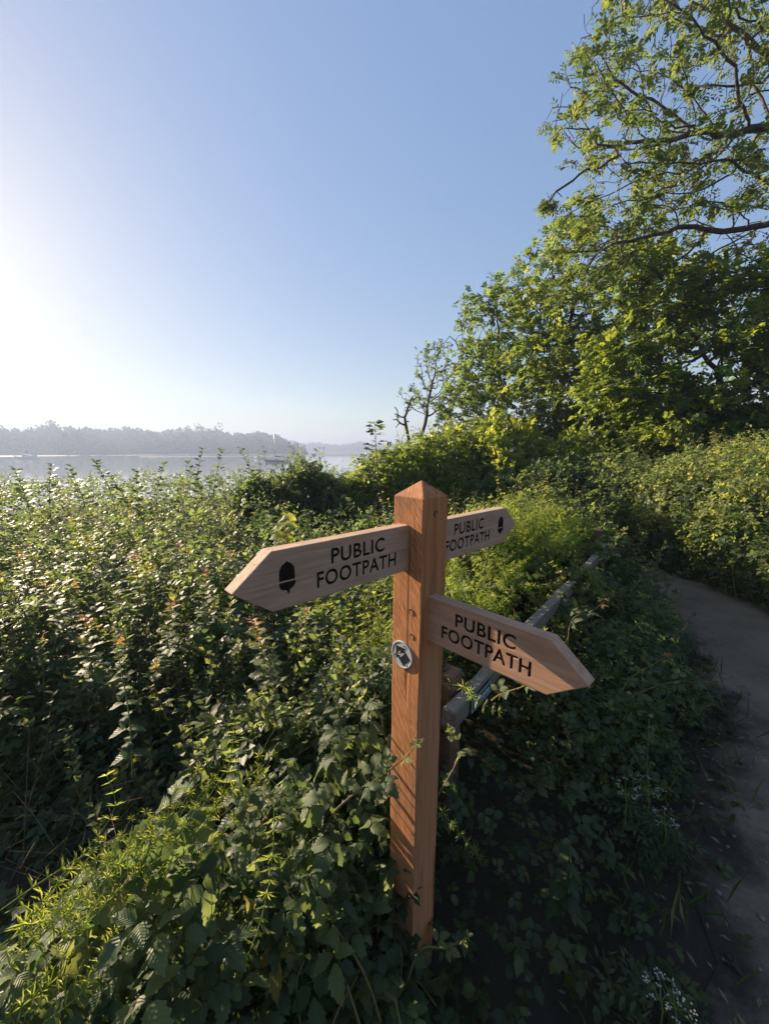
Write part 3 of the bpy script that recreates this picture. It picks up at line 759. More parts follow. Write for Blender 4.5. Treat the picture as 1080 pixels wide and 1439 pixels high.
def tree(name, label, base, start, blobs, natt, step, r, leafspec, mats, kill=None, infl=None, tip_r=.006, max_r=.2, group=None, gap=0.0, bare=0.0, power=2.2, bare_top=0.0):
    """start: trunk polyline; blobs: (centre, radii, weight); leafspec(P, tips, d, r, bag)"""
    base = np.array(base, float)
    att = []; w = np.array([b[2] for b in blobs], float); w /= w.sum()
    for b, f in zip(blobs, w):
        n = int(natt * f); q = rdirs(r, n) * (r.rand(n, 1) ** (1 / 2.6)); att.append(np.array(b[0]) + q * np.array(b[1]))
    att = np.concatenate(att)
    if gap > 0: att = att[(wob(att[:, 0] + .5 * att[:, 2], att[:, 1] - .8 * att[:, 2], .9, 3) > -1 + gap)]
    P, par = colonize(base, start, att, step, kill or step * 1.4, infl or step * 12, 90, r, 0, .15)
    N = len(P); ch = np.zeros(N, int); np.add.at(ch, par[par >= 0], 1)
    R2 = np.where(ch == 0, tip_r ** power, 0.0)
    for q in range(N - 1, 0, -1): R2[par[q]] += R2[q]
    rad_ = np.minimum(R2 ** (1 / power), max_r)
    # relax the zig-zags a little
    e = np.arange(1, N)
    root = empty(name, base); tag(root, label, 'tree', group)
    Pl = P - base; A = Pl[par[e]]; B = Pl[e]; rb = rad_[e]; ra = np.minimum(rad_[par[e]], rb * 1.35)
    thick = rb > .02; bg_ = Bag()
    if thick.any(): bg_.raw(*edge_tubes(A[thick], B[thick] + (B - A)[thick] * .06, ra[thick], rb[thick], 7))
    bg_.raw(*edge_tubes(A[~thick], B[~thick] + (B - A)[~thick] * .05, ra[~thick], rb[~thick], 4))
    # joint balls hide the seams of the thickest limbs
    link('trunk', bg_.mesh('trunk'), mats[1], root)
    tips = np.where((ch == 0) | (rad_ < tip_r * 1.9))[0]; tips = tips[tips > len(start)]
    zt = P[tips, 2]; zr = smooth(np.percentile(zt, 45), zt.max(), zt)
    tips = tips[r.rand(len(tips)) > bare + bare_top * zr]
    d = unit(P[tips] - P[par[tips]]); lb = Bag()
    leafspec(Pl[tips], d, r, lb)
    cr = link('crown', lb.mesh('crown'), mats[0], root); cr['kind'] = 'stuff'
    return root, P, par

def spec_sprigs(per, spread, size, tmpl=SPRIGS, droop=.1, tint=(.1, .8)):
    def f(P, d, r, lb):
        for k, t in enumerate(tmpl):
            n = max(1, per // len(tmpl)); Q = np.repeat(P, n, 0) + np.clip(r.normal(size=(len(P) * n, 3)), -1.5, 1.5) * spread * np.array([1, 1, .8])
            dd = np.repeat(d, n, 0) * .6 + rdirs(r, len(Q)) * np.array([1, 1, .6]); dd[:, 2] -= droop
            up = rdirs(r, len(Q)) * .55 + np.array([0, 0, 1.])
            cl = np.repeat(r.rand(len(P)), n) * .5 + r.rand(len(Q)) * .5
            lb.add(t, Q, dd, up, size * r.uniform(.7, 1.25, len(Q)), tint[0] + (tint[1] - tint[0]) * cl)
    return f

def pt(px, py, y): return np.array(at_y(px, py, y))
def blob(px, py, y, rx, rz, ry=None, w=1.0): return (pt(px, py, y), (rx, ry or rx, rz), w)
def gz_(x, y): return float(land_z(x, y))

# tall ash whose limbs reach in over the path
ra_ = np.random.RandomState(21)
b0 = np.array([9.6, 8.6, 0])
tree('ash_tree', 'tall open ash tree with bare twiggy limbs reaching high above the path', b0,
     [b0 + (0, 0, -.3), b0 + (-.1, .05, 1.6), b0 + (-.3, .1, 3.2), b0 + (-.4, .1, 4.8), b0 + (-.7, .2, 6.4), b0 + (-1.0, .3, 8.0)],
     [blob(935, 60, 8.8, 1.9, 1.6, 1.7, 2.2), blob(850, 190, 8.6, 1.3, 1.3, 1.3, 1.6), blob(1010, 160, 8.8, 1.6, 1.8, 1.8, 2.2), blob(880, 310, 9.2, 1.7, 1.0, 1.5, 1.6),
      blob(1010, 330, 9.0, 1.7, 1.3, 1.6, 2.0), blob(830, 370, 9.6, 1.2, .9, 1.2, 1.2), blob(930, 250, 9.0, 1.3, 1.0, 1.2, 1.4), blob(805, 215, 8.8, .75, .9, .8, .7), blob(815, 300, 9.0, .8, .7, .8, .6), blob(850, 60, 8.8, .8, .9, .8, .6), blob(1120, 40, 8.8, 2.2, 2.2, 2.0, 1.5), blob(1180, 260, 9.0, 2.0, 2.2, 2.0, 1.2), blob(1000, -70, 9.0, 2.5, 1.8, 2.0, 1.5)],
     3300, .19, ra_, spec_sprigs(9, .055, .24, [PINN, PINN, SPRIGS[1]], .1, (.0, .9)), (M['ash'], M['bark']), kill=.23, infl=3.0, tip_r=.0065, max_r=.24, gap=.6, bare=.70)
# bright sycamore in front of it
ra_ = np.random.RandomState(22); b0 = np.array([7.7, 9.0, 0])
tree('sycamore_tree', 'dense bright green sycamore standing behind the sunlit bramble bank', b0,
     [b0 + (0, 0, -.3), b0 + (.05, 0, 1.0), b0 + (0, .1, 2.2), b0 + (-.1, .1, 3.3)],
     [blob(960, 420, 9.0, 1.7, 1.1, 1.3, 2), blob(1050, 500, 8.6, 1.6, 1.5, 1.4, 2), blob(900, 520, 9.2, 1.5, 1.3, 1.4, 2), blob(980, 580, 8.6, 1.8, 1.0, 1.3, 1.5), blob(1120, 430, 8.8, 1.6, 1.8, 1.6, 1.5), blob(1130, 580, 8.6, 1.6, 1.4, 1.6, 1.5)],
     900, .24, ra_, spec_sprigs(15, .15, .24, SPRIGS, .15, (.0, 1.0)), (M['tree'], M['bark_dark']), kill=.36, infl=3.0, tip_r=.008, max_r=.13, gap=.62, bare_top=.35)
# the middle of the wood edge
ra_ = np.random.RandomState(23); b0 = np.array([5.3, 12.2, 0])
tree('field_maple_tree', 'rounded maple with dark forking trunk at the edge of the wood', b0,
     [b0 + (0, 0, -.3), b0 + (.1, 0, 1.2), b0 + (.05, .1, 2.6), b0 + (.25, .1, 4.0), b0 + (.2, .1, 5.0)],
     [blob(790, 420, 12.0, 1.5, 1.2, 1.4, 1.6), blob(850, 470, 12.0, 1.6, 1.5, 1.5, 2), blob(770, 520, 11.8, 1.8, 1.4, 1.5, 2), blob(850, 580, 11.6, 2.0, 1.2, 1.5, 1.8), blob(720, 590, 11.8, 1.6, 1.0, 1.4, 1.4), blob(830, 360, 12.2, 1.3, 1.2, 1.2, 1.2), blob(790, 330, 12.2, .8, 1.0, .9, .6), blob(900, 330, 12.0, 1.4, 1.2, 1.2, 1.2)],
     1000, .27, ra_, spec_sprigs(12, .15, .25, SPRIGS, .1, (.0, .85)), (M['tree'], M['bark_dark']), kill=.40, infl=3.4, tip_r=.009, max_r=.17, gap=.62, bare=.0, bare_top=.5)
ra_ = np.random.RandomState(24); b0 = np.array([3.9, 14.0, 0])
tree('hawthorn_tree', 'sloping tree with twiggy upper limbs on the river side of the wood', b0,
     [b0 + (0, 0, -.3), b0 + (0, 0, 1.2), b0 + (.1, .1, 2.6), b0 + (.2, .1, 3.8)],
     [blob(700, 430, 14.0, 1.1, .9, 1.2, 1.2), blob(745, 400, 14.0, 1.0, 1.1, 1.2, 1.1), blob(690, 500, 14.0, 1.5, 1.4, 1.4, 2), blob(660, 570, 13.6, 1.4, 1.2, 1.4, 1.7), blob(740, 500, 13.8, 1.6, 1.5, 1.4, 1.8), blob(660, 425, 14, .5, .4, .6, .4)],
     1000, .26, ra_, spec_sprigs(10, .14, .24, SPRIGS, .1, (.0, .65)), (M['tree'], M['bark_dark']), kill=.36, infl=3.2, tip_r=.009, max_r=.15, gap=.6, bare=.05, bare_top=.5)
# thin tree against the sky and a dead one beside it
ra_ = np.random.RandomState(25); x0, y0 = 1.35, 15.5; b0 = np.array([x0, y0, gz_(x0, y0)])
tree('thin_tree', 'thin sparsely leaved twiggy tree standing against the sky beside the dead one', b0,
     [b0 + (0, 0, -.3), b0 + (.05, 0, 1.2), b0 + (.1, 0, 2.2)],
     [blob(606, 515, 15.5, .75, .9, .7, 1.5), blob(590, 560, 15.5, .85, .7, .8, 1.3), blob(630, 550, 15.7, .8, 1.2, .8, 1.2), blob(620, 490, 15.5, .4, .4, .5, .5)],
     900, .15, ra_, spec_sprigs(4, .06, .17, SPRIGS, .1, (.0, .5)), (M['tree'], M['bark']), kill=.19, infl=2.4, tip_r=.0075, max_r=.10, gap=.3, bare=.6)
ra_ = np.random.RandomState(26); x0, y0 = .95, 14.0; b0 = np.array([x0, y0, gz_(x0, y0)])
tree('dead_tree', 'bare dead tree with crooked grey branches above the green shrub', b0,
     [b0 + (0, 0, -.3), b0 + (.05, 0, .8), b0 + (-.05, 0, 1.7)],
     [blob(560, 588, 14, .5, .6, .5, 1), blob(578, 570, 14.1, .4, .6, .5, 1)],
     40, .16, ra_, spec_sprigs(1, .05, .08, SPRIGS[:1], .1, (.0, .4)), (M['tree'], M['bark']), kill=.22, infl=2.4, tip_r=.017, max_r=.09, bare=.85)
# darker trees deeper in the wood
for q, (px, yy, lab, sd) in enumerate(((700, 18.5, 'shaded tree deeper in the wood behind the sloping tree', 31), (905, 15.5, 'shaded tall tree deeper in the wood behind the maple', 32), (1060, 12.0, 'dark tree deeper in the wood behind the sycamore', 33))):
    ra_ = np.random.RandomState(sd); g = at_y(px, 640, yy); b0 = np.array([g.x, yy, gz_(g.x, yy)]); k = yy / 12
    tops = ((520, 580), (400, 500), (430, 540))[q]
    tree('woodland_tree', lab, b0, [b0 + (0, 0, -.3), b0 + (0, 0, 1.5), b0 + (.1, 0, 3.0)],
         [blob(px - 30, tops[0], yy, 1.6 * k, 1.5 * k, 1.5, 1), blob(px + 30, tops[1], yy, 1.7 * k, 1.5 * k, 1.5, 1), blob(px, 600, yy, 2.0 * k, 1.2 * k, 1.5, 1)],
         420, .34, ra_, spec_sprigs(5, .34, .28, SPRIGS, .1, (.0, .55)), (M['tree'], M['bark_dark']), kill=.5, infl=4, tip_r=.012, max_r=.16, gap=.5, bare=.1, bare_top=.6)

# ------------------------------------------------------------------ bushes: leaf shells over lumpy mounds
def bush(name, label, cat, blobs, n, tmpls, size, mat, r, shoots=0, tint=(.1, .8), depth=.28, floor=True, group=None, tip=None, shoot_len=.35, stem_mat='cane'):
    cs = np.array([b[0] for b in blobs], float); rs = np.array([b[1] for b in blobs], float)
    cen = cs.mean(0); z0 = gz_(cen[0], cen[1]); org = np.array([cen[0], cen[1], z0])
    root = empty(name, org); tag(root, label, cat, group)
    area = (rs[:, 0] * rs[:, 2]); pr = area / area.sum()
    def sample(n, dep):
        k = r.choice(len(cs), n, p=pr); u = rdirs(r, n); u[:, 2] = np.abs(u[:, 2]) * .9 + r.uniform(-.35, .1, n); u = unit(u)
        lump = 1 + .10 * wob(u[:, 0] * 3 + k, u[:, 1] * 3 + u[:, 2] * 2, 1.6, 5) + .06 * wob(u[:, 0] * 7, u[:, 2] * 7 + k, 1.5, 2)
        f = lump - np.abs(r.normal(size=n)) * dep
        P = cs[k] + u * rs[k] * f[:, None]
        keep = np.ones(n, bool)
        for q in range(len(cs)):
            keep &= ~((k != q) & (np.linalg.norm((P - cs[q]) / rs[q], axis=1) < .72))
        gl = land_z(P[:, 0], P[:, 1]); keep &= P[:, 2] > gl + .03
        keep &= path_dist(P[:, 0], P[:, 1]) > .50
        return P[keep], unit(u[keep] / rs[k[keep]])
    lb = Bag()
    P, nn = sample(n, depth)
    which = r.randint(0, len(tmpls), len(P))
    patch = wob(P[:, 0] + P[:, 2], P[:, 1] - P[:, 2], 2.2, 1) * .18
    for q, t in enumerate(tmpls):
        m = which == q; d = nn[m] * .35 + rdirs(r, m.sum()) ; d[:, 2] -= .15
        up = nn[m] * .5 + rdirs(r, m.sum()) * .55 + np.array([0, 0, .55])
        lb.add(t, P[m] - org, d, up, size * r.uniform(.65, 1.3, m.sum()), np.clip(tint[0] + (tint[1] - tint[0]) * (r.rand(m.sum()) + patch[m]), 0, .86))
    sb = Bag()
    if shoots:
        P, nn = sample(shoots, .05)
        for p, u in zip(P, nn):
            L = shoot_len * r.uniform(.4, 1.2); d = unit(u * .6 + np.array([r.normal() * .3, r.normal() * .3, .9])); bend = r.normal(size=3) * .12
            pts_ = np.array([p + d * L * s + bend * L * s * s for s in np.linspace(-.3, 1, 5)]) - org
            sb.raw(*tube_path(pts_, .0035, .0015, 4, False))
            m = r.randint(5, 10); s = np.linspace(.05, 1, m); q = p - org + d * L * s[:, None] + bend * L * (s * s)[:, None]
            dd = rdirs(r, m); dd -= d * (dd @ d)[:, None] * .6; dd[:, 2] += .2
            lb.add(tmpls[0], q, dd, np.tile([0, 0, 1.], (m, 1)) + r.normal(size=(m, 3)) * .3, size * (1.05 - .55 * s), np.clip((tint[0] + tint[1]) / 2 + .25 * s * r.rand() + (0 if tip is None else (tip * (s > .6) * (r.rand() < .6))), 0, 1))
    # a few stout stems rising from the ground
    for q in range(len(cs)):
        for w in range(5):
            e = cs[q] + rdirs(r, 1)[0] * rs[q] * .6; b_ = np.array([cs[q][0] + r.normal() * .2 * rs[q][0], cs[q][1] + r.normal() * .2 * rs[q][1], 0]); b_[2] = gz_(b_[0], b_[1]) - .05
            mid = (b_ + e) / 2 + r.normal(size=3) * .1
            sb.raw(*tube_path(np.array([b_, mid, e]) - org, .012, .005, 5, False))
    link('foliage', lb.mesh('foliage'), mat, root)['kind'] = 'stuff'
    link('stems', sb.mesh('stems'), M[stem_mat], root)['kind'] = 'stuff'
    return root
def bb(x, y, z, rx, ry, rz): return ((x, y, z), (rx, ry, rz))

# sunlit bramble bank on the far side of the path
r = np.random.RandomState(41)
bush('bramble_bank', 'broad bramble bank with yellow-green sunlit top beside the path bend', 'bush',
     [bb(4.75, 4.1, .55, 1.15, 1.05, 1.12), bb(5.5, 4.9, .65, 1.2, 1.2, 1.22), bb(4.75, 5.4, .60, 1.1, 1.1, 1.05), bb(6.4, 5.8, .7, 1.4, 1.3, 1.3), bb(5.6, 6.4, .6, 1.3, 1.2, 1.15), bb(6.1, 4.2, .6, 1.2, 1.2, 1.2)],
     26000, [TRI_MID, TRI_LOW], .095, M['bramble'], r, 300, (.35, .98), .12, tip=.12)
r = np.random.RandomState(42)
bush('bramble_bush', 'rounded leafy bramble mound where the path bends out of sight', 'bush',
     [bb(4.2, 6.5, .45, 1.0, 1.0, 1.0), bb(3.5, 8.0, .5, 1.2, 1.0, 1.0), bb(4.6, 7.6, .55, 1.1, 1.1, 1.1)],
     8000, [TRI_MID, TRI_LOW], .11, M['bramble'], r, 120, (.1, .75), .25)
# low skirt at the right-hand edge of the path
r = np.random.RandomState(43)
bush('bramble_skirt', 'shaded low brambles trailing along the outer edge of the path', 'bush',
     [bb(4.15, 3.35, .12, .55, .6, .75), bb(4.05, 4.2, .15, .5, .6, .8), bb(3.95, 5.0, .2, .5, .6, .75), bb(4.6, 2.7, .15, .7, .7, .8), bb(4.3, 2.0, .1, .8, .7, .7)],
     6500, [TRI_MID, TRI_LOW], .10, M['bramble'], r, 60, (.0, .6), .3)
# shrubs along the river side
r = np.random.RandomState(44)
bush('elder_shrub', 'bright green rounded elder shrub beside the estuary water', 'shrub',
     [bb(.15, 7.2, .75, .85, .8, .95), bb(.95, 7.6, .85, .95, .9, 1.1), bb(-.45, 6.9, .45, .6, .6, .75)],
     9000, [TRI_MID, TRI_LOW, SPRIGS[0]], .125, M['tree'], r, 90, (.15, .85), .24, stem_mat='bark')
r = np.random.RandomState(45)
bush('blackthorn_shrub', 'dull dark green shrub with upright twigs against the water', 'shrub',
     [bb(-1.45, 7.0, .40, .75, .7, .95), bb(-2.2, 7.2, .3, .7, .7, .85)],
     6500, [SPRIGS[0], SPRIGS[1]], .13, M['bramble'], r, 130, (.1, .6), .25, stem_mat='bark', shoot_len=.5)
r = np.random.RandomState(46)
bush('hawthorn_shrub', 'yellow-green hawthorn bush below the sloping tree', 'shrub',
     [bb(2.1, 8.6, .8, 1.0, .9, 1.25), bb(2.9, 9.6, .9, 1.2, 1.0, 1.4), bb(1.6, 9.8, .8, 1.0, 1.0, 1.3)],
     10000, [SPRIGS[0], SPRIGS[1], SPRIGS[2]], .17, M['tree'], r, 90, (.1, .9), .26, stem_mat='bark')
r = np.random.RandomState(47)
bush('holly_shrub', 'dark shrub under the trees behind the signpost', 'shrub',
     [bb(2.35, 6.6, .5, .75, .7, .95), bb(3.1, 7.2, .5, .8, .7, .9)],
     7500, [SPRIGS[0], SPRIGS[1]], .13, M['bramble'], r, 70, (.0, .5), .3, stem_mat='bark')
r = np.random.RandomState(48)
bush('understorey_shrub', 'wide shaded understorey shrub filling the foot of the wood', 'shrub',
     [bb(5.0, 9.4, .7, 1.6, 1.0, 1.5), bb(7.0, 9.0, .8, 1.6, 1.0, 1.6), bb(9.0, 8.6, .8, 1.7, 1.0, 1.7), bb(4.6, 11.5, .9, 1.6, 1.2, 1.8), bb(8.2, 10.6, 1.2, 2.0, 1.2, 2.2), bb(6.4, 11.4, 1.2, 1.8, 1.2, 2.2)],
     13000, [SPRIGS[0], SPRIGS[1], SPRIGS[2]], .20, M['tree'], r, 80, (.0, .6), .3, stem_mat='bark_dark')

r = np.random.RandomState(49)
bush('dog_rose_bush', 'loose mid-green dog rose bush rising behind the rail fence', 'bush',
     [bb(1.35, 4.35, .35, .75, .6, .72), bb(.65, 3.75, .35, .6, .5, .55), bb(2.05, 5.1, .4, .6, .6, .75)],
     6500, [TRI_MID, SPRIGS[1]], .095, M['bramble'], r, 130, (.25, .85), .26)

r = np.random.RandomState(50)
bush('ivy_clump', 'ivy and bramble clump grown over the middle of the silvered rail', 'ivy',
     [bb(1.50, 2.90, .50, .26, .2, .24), bb(1.74, 3.20, .42, .2, .2, .26), bb(2.12, 3.70, .48, .22, .2, .26), bb(2.45, 4.15, .5, .26, .24, .34), bb(1.22, 2.55, .44, .16, .16, .2)], 2400, [TRI_MID, LEAF_SER], .07, M['bramble'], r, 24, (.2, .8), .3, shoot_len=.22)
r = np.random.RandomState(55)
bush('verge_bramble', 'low bramble mound filling the verge between the rail and the path', 'bramble',
     [bb(1.12, 1.85, .10, .42, .36, .36), bb(1.55, 2.35, .12, .45, .40, .42), bb(2.05, 3.0, .12, .42, .40, .40), bb(2.55, 3.9, .15, .40, .5, .50), bb(2.65, 4.7, .2, .4, .5, .6)], 5200, [TRI_SER, TRI_MID], .068, M['bramble'], r, 60, (.05, .65), .3, shoot_len=.25)

# ------------------------------------------------------------------ the bramble thicket between path and river
def thicket_top(x, y):
    x = np.asarray(x, float); y = np.asarray(y, float)
    s = (x - .25) * .779 - (y - 1.44) * .627
    t = .72 + .13 * wob(x, y, 1.3, 2) + .17 * wob(x, y, 3.3, 1) + .10 * smooth(4, 9, y)
    t = t - .68 * np.exp(-(((x + 1.25) / .72) ** 2 + ((y - 1.42) / .50) ** 2)) - .25 * np.exp(-(((x + 1.9) / .5) ** 2 + ((y - 2.2) / .4) ** 2))
    t = t + .14 * np.exp(-(((x - .9) / .5) ** 2 + ((y - 2.6) / .5) ** 2))
    t = t + .24 * np.exp(-((s + .5) / .42) ** 2) * smooth(2.0, 3.2, y) * smooth(7, 5, y)
    f1 = 1 - .62 * smooth(.0, .42, s) - .33 * smooth(.45, 1.0, s)
    f2 = 1 - .52 * smooth(-.13, -.03, s) - .40 * smooth(.3, .95, s)          # cut back along the rail
    w = smooth(1.12, 1.35, y); t = t * (f1 * (1 - w) + f2 * w)
    t = t * (1 - .62 * smooth(.84, .70, y) * smooth(-.42, -.26, x))
    t = t * (1 - .85 * np.exp(-(((x - .14) / .19) ** 2 + ((y - .72) / .22) ** 2)))
    return np.maximum(t, .03 + .12 * smooth(0, -.2, s))
r = np.random.RandomState(51)
def thicket(n, ylo, yhi, sz, tmpls, seed, bag, xr=1.25, xmax=9., low=0.):
    r = np.random.RandomState(seed)
    y = ylo * (yhi / ylo) ** (r.rand(n) ** (1 / 1.0)); x = r.uniform(-1, 1, n) * xr * y
    x = x - .15
    s = (x - .25) * .779 - (y - 1.44) * .627
    keep = (s < -.07) & (y - .75 * x < 26) & (x < xmax); x, y, s = x[keep], y[keep], s[keep]
    top = np.maximum(thicket_top(x, y) - low, .1) + land_z(x, y); dep = np.abs(r.normal(size=len(x))) * .25
    z = top - dep; k = z > land_z(x, y) + .02; x, y, z, dep = x[k], y[k], z[k], dep[k]
    P = np.stack([x, y, z], -1); w = r.randint(0, len(tmpls), len(P))
    warm = smooth(.15, .5, wob(x, y, 1.1, 8)); patch = .15 * wob(x, y, .9, 4) + .12 * wob(x, y, 3, 6)
    for q, t in enumerate(tmpls):
        m = w == q; N = m.sum(); d = rdirs(r, N) * np.array([1, 1, .45]); up = rdirs(r, N) * .6 + np.array([-.15, .1, 1.])
        bag.add(t, P[m], d, up, sz * (.6 + .22 * np.sqrt(y[m])) * np.exp(r.normal(size=N) * .33), np.clip(.46 + patch[m] + r.normal(size=N) * .11, 0, .86))
lb = Bag(); sb = Bag(); db = Bag()
thicket(25000, 1.35, 4.2, .076, [TRI_MID, TRI_MID, SPRIGS[0]], 52, lb)
thicket(28000, 4.0, 20, .078, [TRI_LOW, SPRIGS[0], SPRIGS[1]], 53, lb)
thicket(7000, .50, 1.45, .078, [TRI_SER], 54, lb, 1.5, xmax=-.72, low=.42)
# upright leafy shoots standing out of the mass, the young ones orange
ns = 1250
y = 1.4 * (13 / 1.4) ** r.rand(ns); x = r.uniform(-1.2, 1, ns) * y - .1
s = (x - .25) * .779 - (y - 1.44) * .627; k = s < -.1; x, y = x[k], y[k]
for xx, yy in zip(x, y):
    tall = r.rand() < .22
    top = float(thicket_top(xx, yy)) + gz_(xx, yy); L = (r.uniform(.34, .62) if tall else r.uniform(.10, .30)) * (1 + .03 * yy); d = unit(np.array([r.normal() * .25, r.normal() * .25, 1.]))
    p0 = np.array([xx, yy, top - L * (.62 if tall else .5)]); bend = r.normal(size=3) * .14; sc = np.linspace(-.1, 1, 6)
    f = lambda s: p0 + d * L * np.asarray(s)[:, None] + bend * L * (np.asarray(s) ** 2)[:, None]
    sb.raw(*tube_path(f(sc), .0038 if tall else .003, .0014, 4, False))
    m = r.randint(22, 40) if tall else r.randint(8, 15); s_ = np.linspace(.08, 1, m); q = f(s_); a = np.arange(m) * 2.4 + r.rand() * 6
    dd = np.stack([np.cos(a), np.sin(a), .25 + .6 * s_], -1) + r.normal(size=(m, 3)) * .2; warm = r.rand() < (.55 if tall else .3) and xx < .3 and yy < 6
    ti = r.uniform(.3, .5) + .25 * s_ + r.normal(size=m) * .08 + (r.uniform(.2, .34) * smooth(.4, .9, s_) if warm else 0)
    wl_ = r.uniform(.75, 1.3)
    lb.add((LEAF_MID, TRI_MID)[int(tall and r.rand() < .5)], q, dd, np.tile([0, 0, 1.], (m, 1)) + r.normal(size=(m, 3)) * .3, (.064 - .034 * s_) * (1 + .05 * yy) * wl_, np.clip(ti, 0, 1))
# dead canes and dry stems run through it
for q in range(420):
    yy = 1.3 * (9 / 1.3) ** r.rand(); xx = r.uniform(-1.15, .9) * yy - .1
    if (xx - .25) * .779 - (yy - 1.44) * .627 > -.1: continue
    zt = float(thicket_top(xx, yy)) + gz_(xx, yy); L = r.uniform(.3, .9); d = unit(np.array([r.normal(), r.normal(), r.uniform(.1, 1.2)])); p0 = np.array([xx, yy, zt - r.uniform(.05, .3)])
    db.raw(*tube_path(spline([p0 - d * L * .5, p0 + np.array([0, 0, .05]), p0 + d * L * .4 - np.array([0, 0, .04])], 6), .0022, .0012, 4, False))
th = tag(link('bramble_thicket', lb.mesh('bramble_thicket'), M['bramble']), 'wide sunlit thicket of brambles and nettles between the path and the estuary', 'thicket', kind='stuff')
link('stems', sb.mesh('thicket_stems'), M['cane'], th)['kind'] = 'stuff'
M['dead_cane'] = bark('dead_cane', (.10, .07, .05), (.24, .18, .13), 60)
link('dead_canes', db.mesh('dead_canes'), M['dead_cane'], th)['kind'] = 'stuff'

# dim weeds and ivy between the fence and the path
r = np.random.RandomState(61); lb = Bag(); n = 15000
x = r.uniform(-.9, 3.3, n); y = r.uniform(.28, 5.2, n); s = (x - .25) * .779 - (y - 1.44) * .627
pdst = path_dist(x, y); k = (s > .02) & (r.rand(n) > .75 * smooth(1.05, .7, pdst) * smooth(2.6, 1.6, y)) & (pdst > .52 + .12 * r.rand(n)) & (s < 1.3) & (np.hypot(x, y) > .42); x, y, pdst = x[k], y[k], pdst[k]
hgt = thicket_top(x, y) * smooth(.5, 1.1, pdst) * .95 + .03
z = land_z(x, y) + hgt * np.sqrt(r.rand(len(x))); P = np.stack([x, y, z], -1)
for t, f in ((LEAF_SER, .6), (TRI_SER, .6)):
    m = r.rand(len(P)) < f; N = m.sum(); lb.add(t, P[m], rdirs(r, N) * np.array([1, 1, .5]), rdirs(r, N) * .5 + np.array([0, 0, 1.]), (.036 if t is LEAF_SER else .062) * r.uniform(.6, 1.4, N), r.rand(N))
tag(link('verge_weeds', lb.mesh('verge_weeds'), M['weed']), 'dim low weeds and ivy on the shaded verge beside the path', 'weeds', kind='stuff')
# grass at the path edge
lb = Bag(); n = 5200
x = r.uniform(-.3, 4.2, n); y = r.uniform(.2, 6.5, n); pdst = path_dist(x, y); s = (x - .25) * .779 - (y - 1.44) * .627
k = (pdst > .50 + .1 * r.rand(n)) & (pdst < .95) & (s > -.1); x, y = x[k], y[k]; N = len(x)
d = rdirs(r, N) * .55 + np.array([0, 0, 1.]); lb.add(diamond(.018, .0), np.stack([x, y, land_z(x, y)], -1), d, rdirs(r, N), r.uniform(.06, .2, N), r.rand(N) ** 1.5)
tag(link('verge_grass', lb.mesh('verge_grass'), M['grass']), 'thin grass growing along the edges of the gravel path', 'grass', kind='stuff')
# litter: fallen dry stalks and leaves
lb = Bag(); n = 5000; x = r.uniform(.1, 3.9, n); y = r.uniform(.3, 5, n); pdst = path_dist(x, y); k = (pdst > .35 + .2 * r.rand(n)) & (pdst < 1.0); x, y = x[k], y[k]; N = len(x)
lb.add(diamond(.16), np.stack([x, y, land_z(x, y) + .022 + .012 * r.rand(N)], -1), rdirs(r, N) * np.array([1, 1, .1]), np.tile([0, 0, 1.], (N, 1)) + r.normal(size=(N, 3)) * .2, r.uniform(.01, .04, N), .75 + .25 * r.rand(N))
tag(link('leaf_litter', lb.mesh('leaf_litter'), M['grass']), 'dry leaf and stalk litter scattered along the path edge', 'litter', kind='stuff')

# ------------------------------------------------------------------ foreground plants, each built on its own
LEAF_ME = []
for q, t in enumerate(TRI_FINE):
    for tv in (.28, .46, .62): LEAF_ME.append(mesh_np('leaf', t[0], t[1], np.full(len(t[0]), tv), t[2]))
for me in LEAF_ME: me.materials.append(M['bramble_near'])
YOUNG = mesh_np('leaf', TRI_FINE[2][0], TRI_FINE[2][1], np.full(len(TRI_FINE[2][0]), .80), TRI_FINE[2][2]); YOUNG.materials.append(M['bramble_near'])
ORANGE = mesh_np('leaf', TRI_FINE[0][0], TRI_FINE[0][1], np.full(len(TRI_FINE[0][0]), .97), TRI_FINE[0][2]); ORANGE.materials.append(M['bramble_near'])
def frame(pos, d, up, s):
    y = Vector(d).normalized(); x = y.cross(Vector(up)).normalized(); z = x.cross(y)
    m = Matrix((x, y, z)).transposed().to_4x4() @ Matrix.Scale(s, 4); m.translation = Vector(pos); return m
def put(name, me, parent, pos, d, up, s):
    o = bpy.data.objects.new(name, me); COL.objects.link(o); o.parent = parent; o.matrix_local = frame(pos, d, up, s); return o
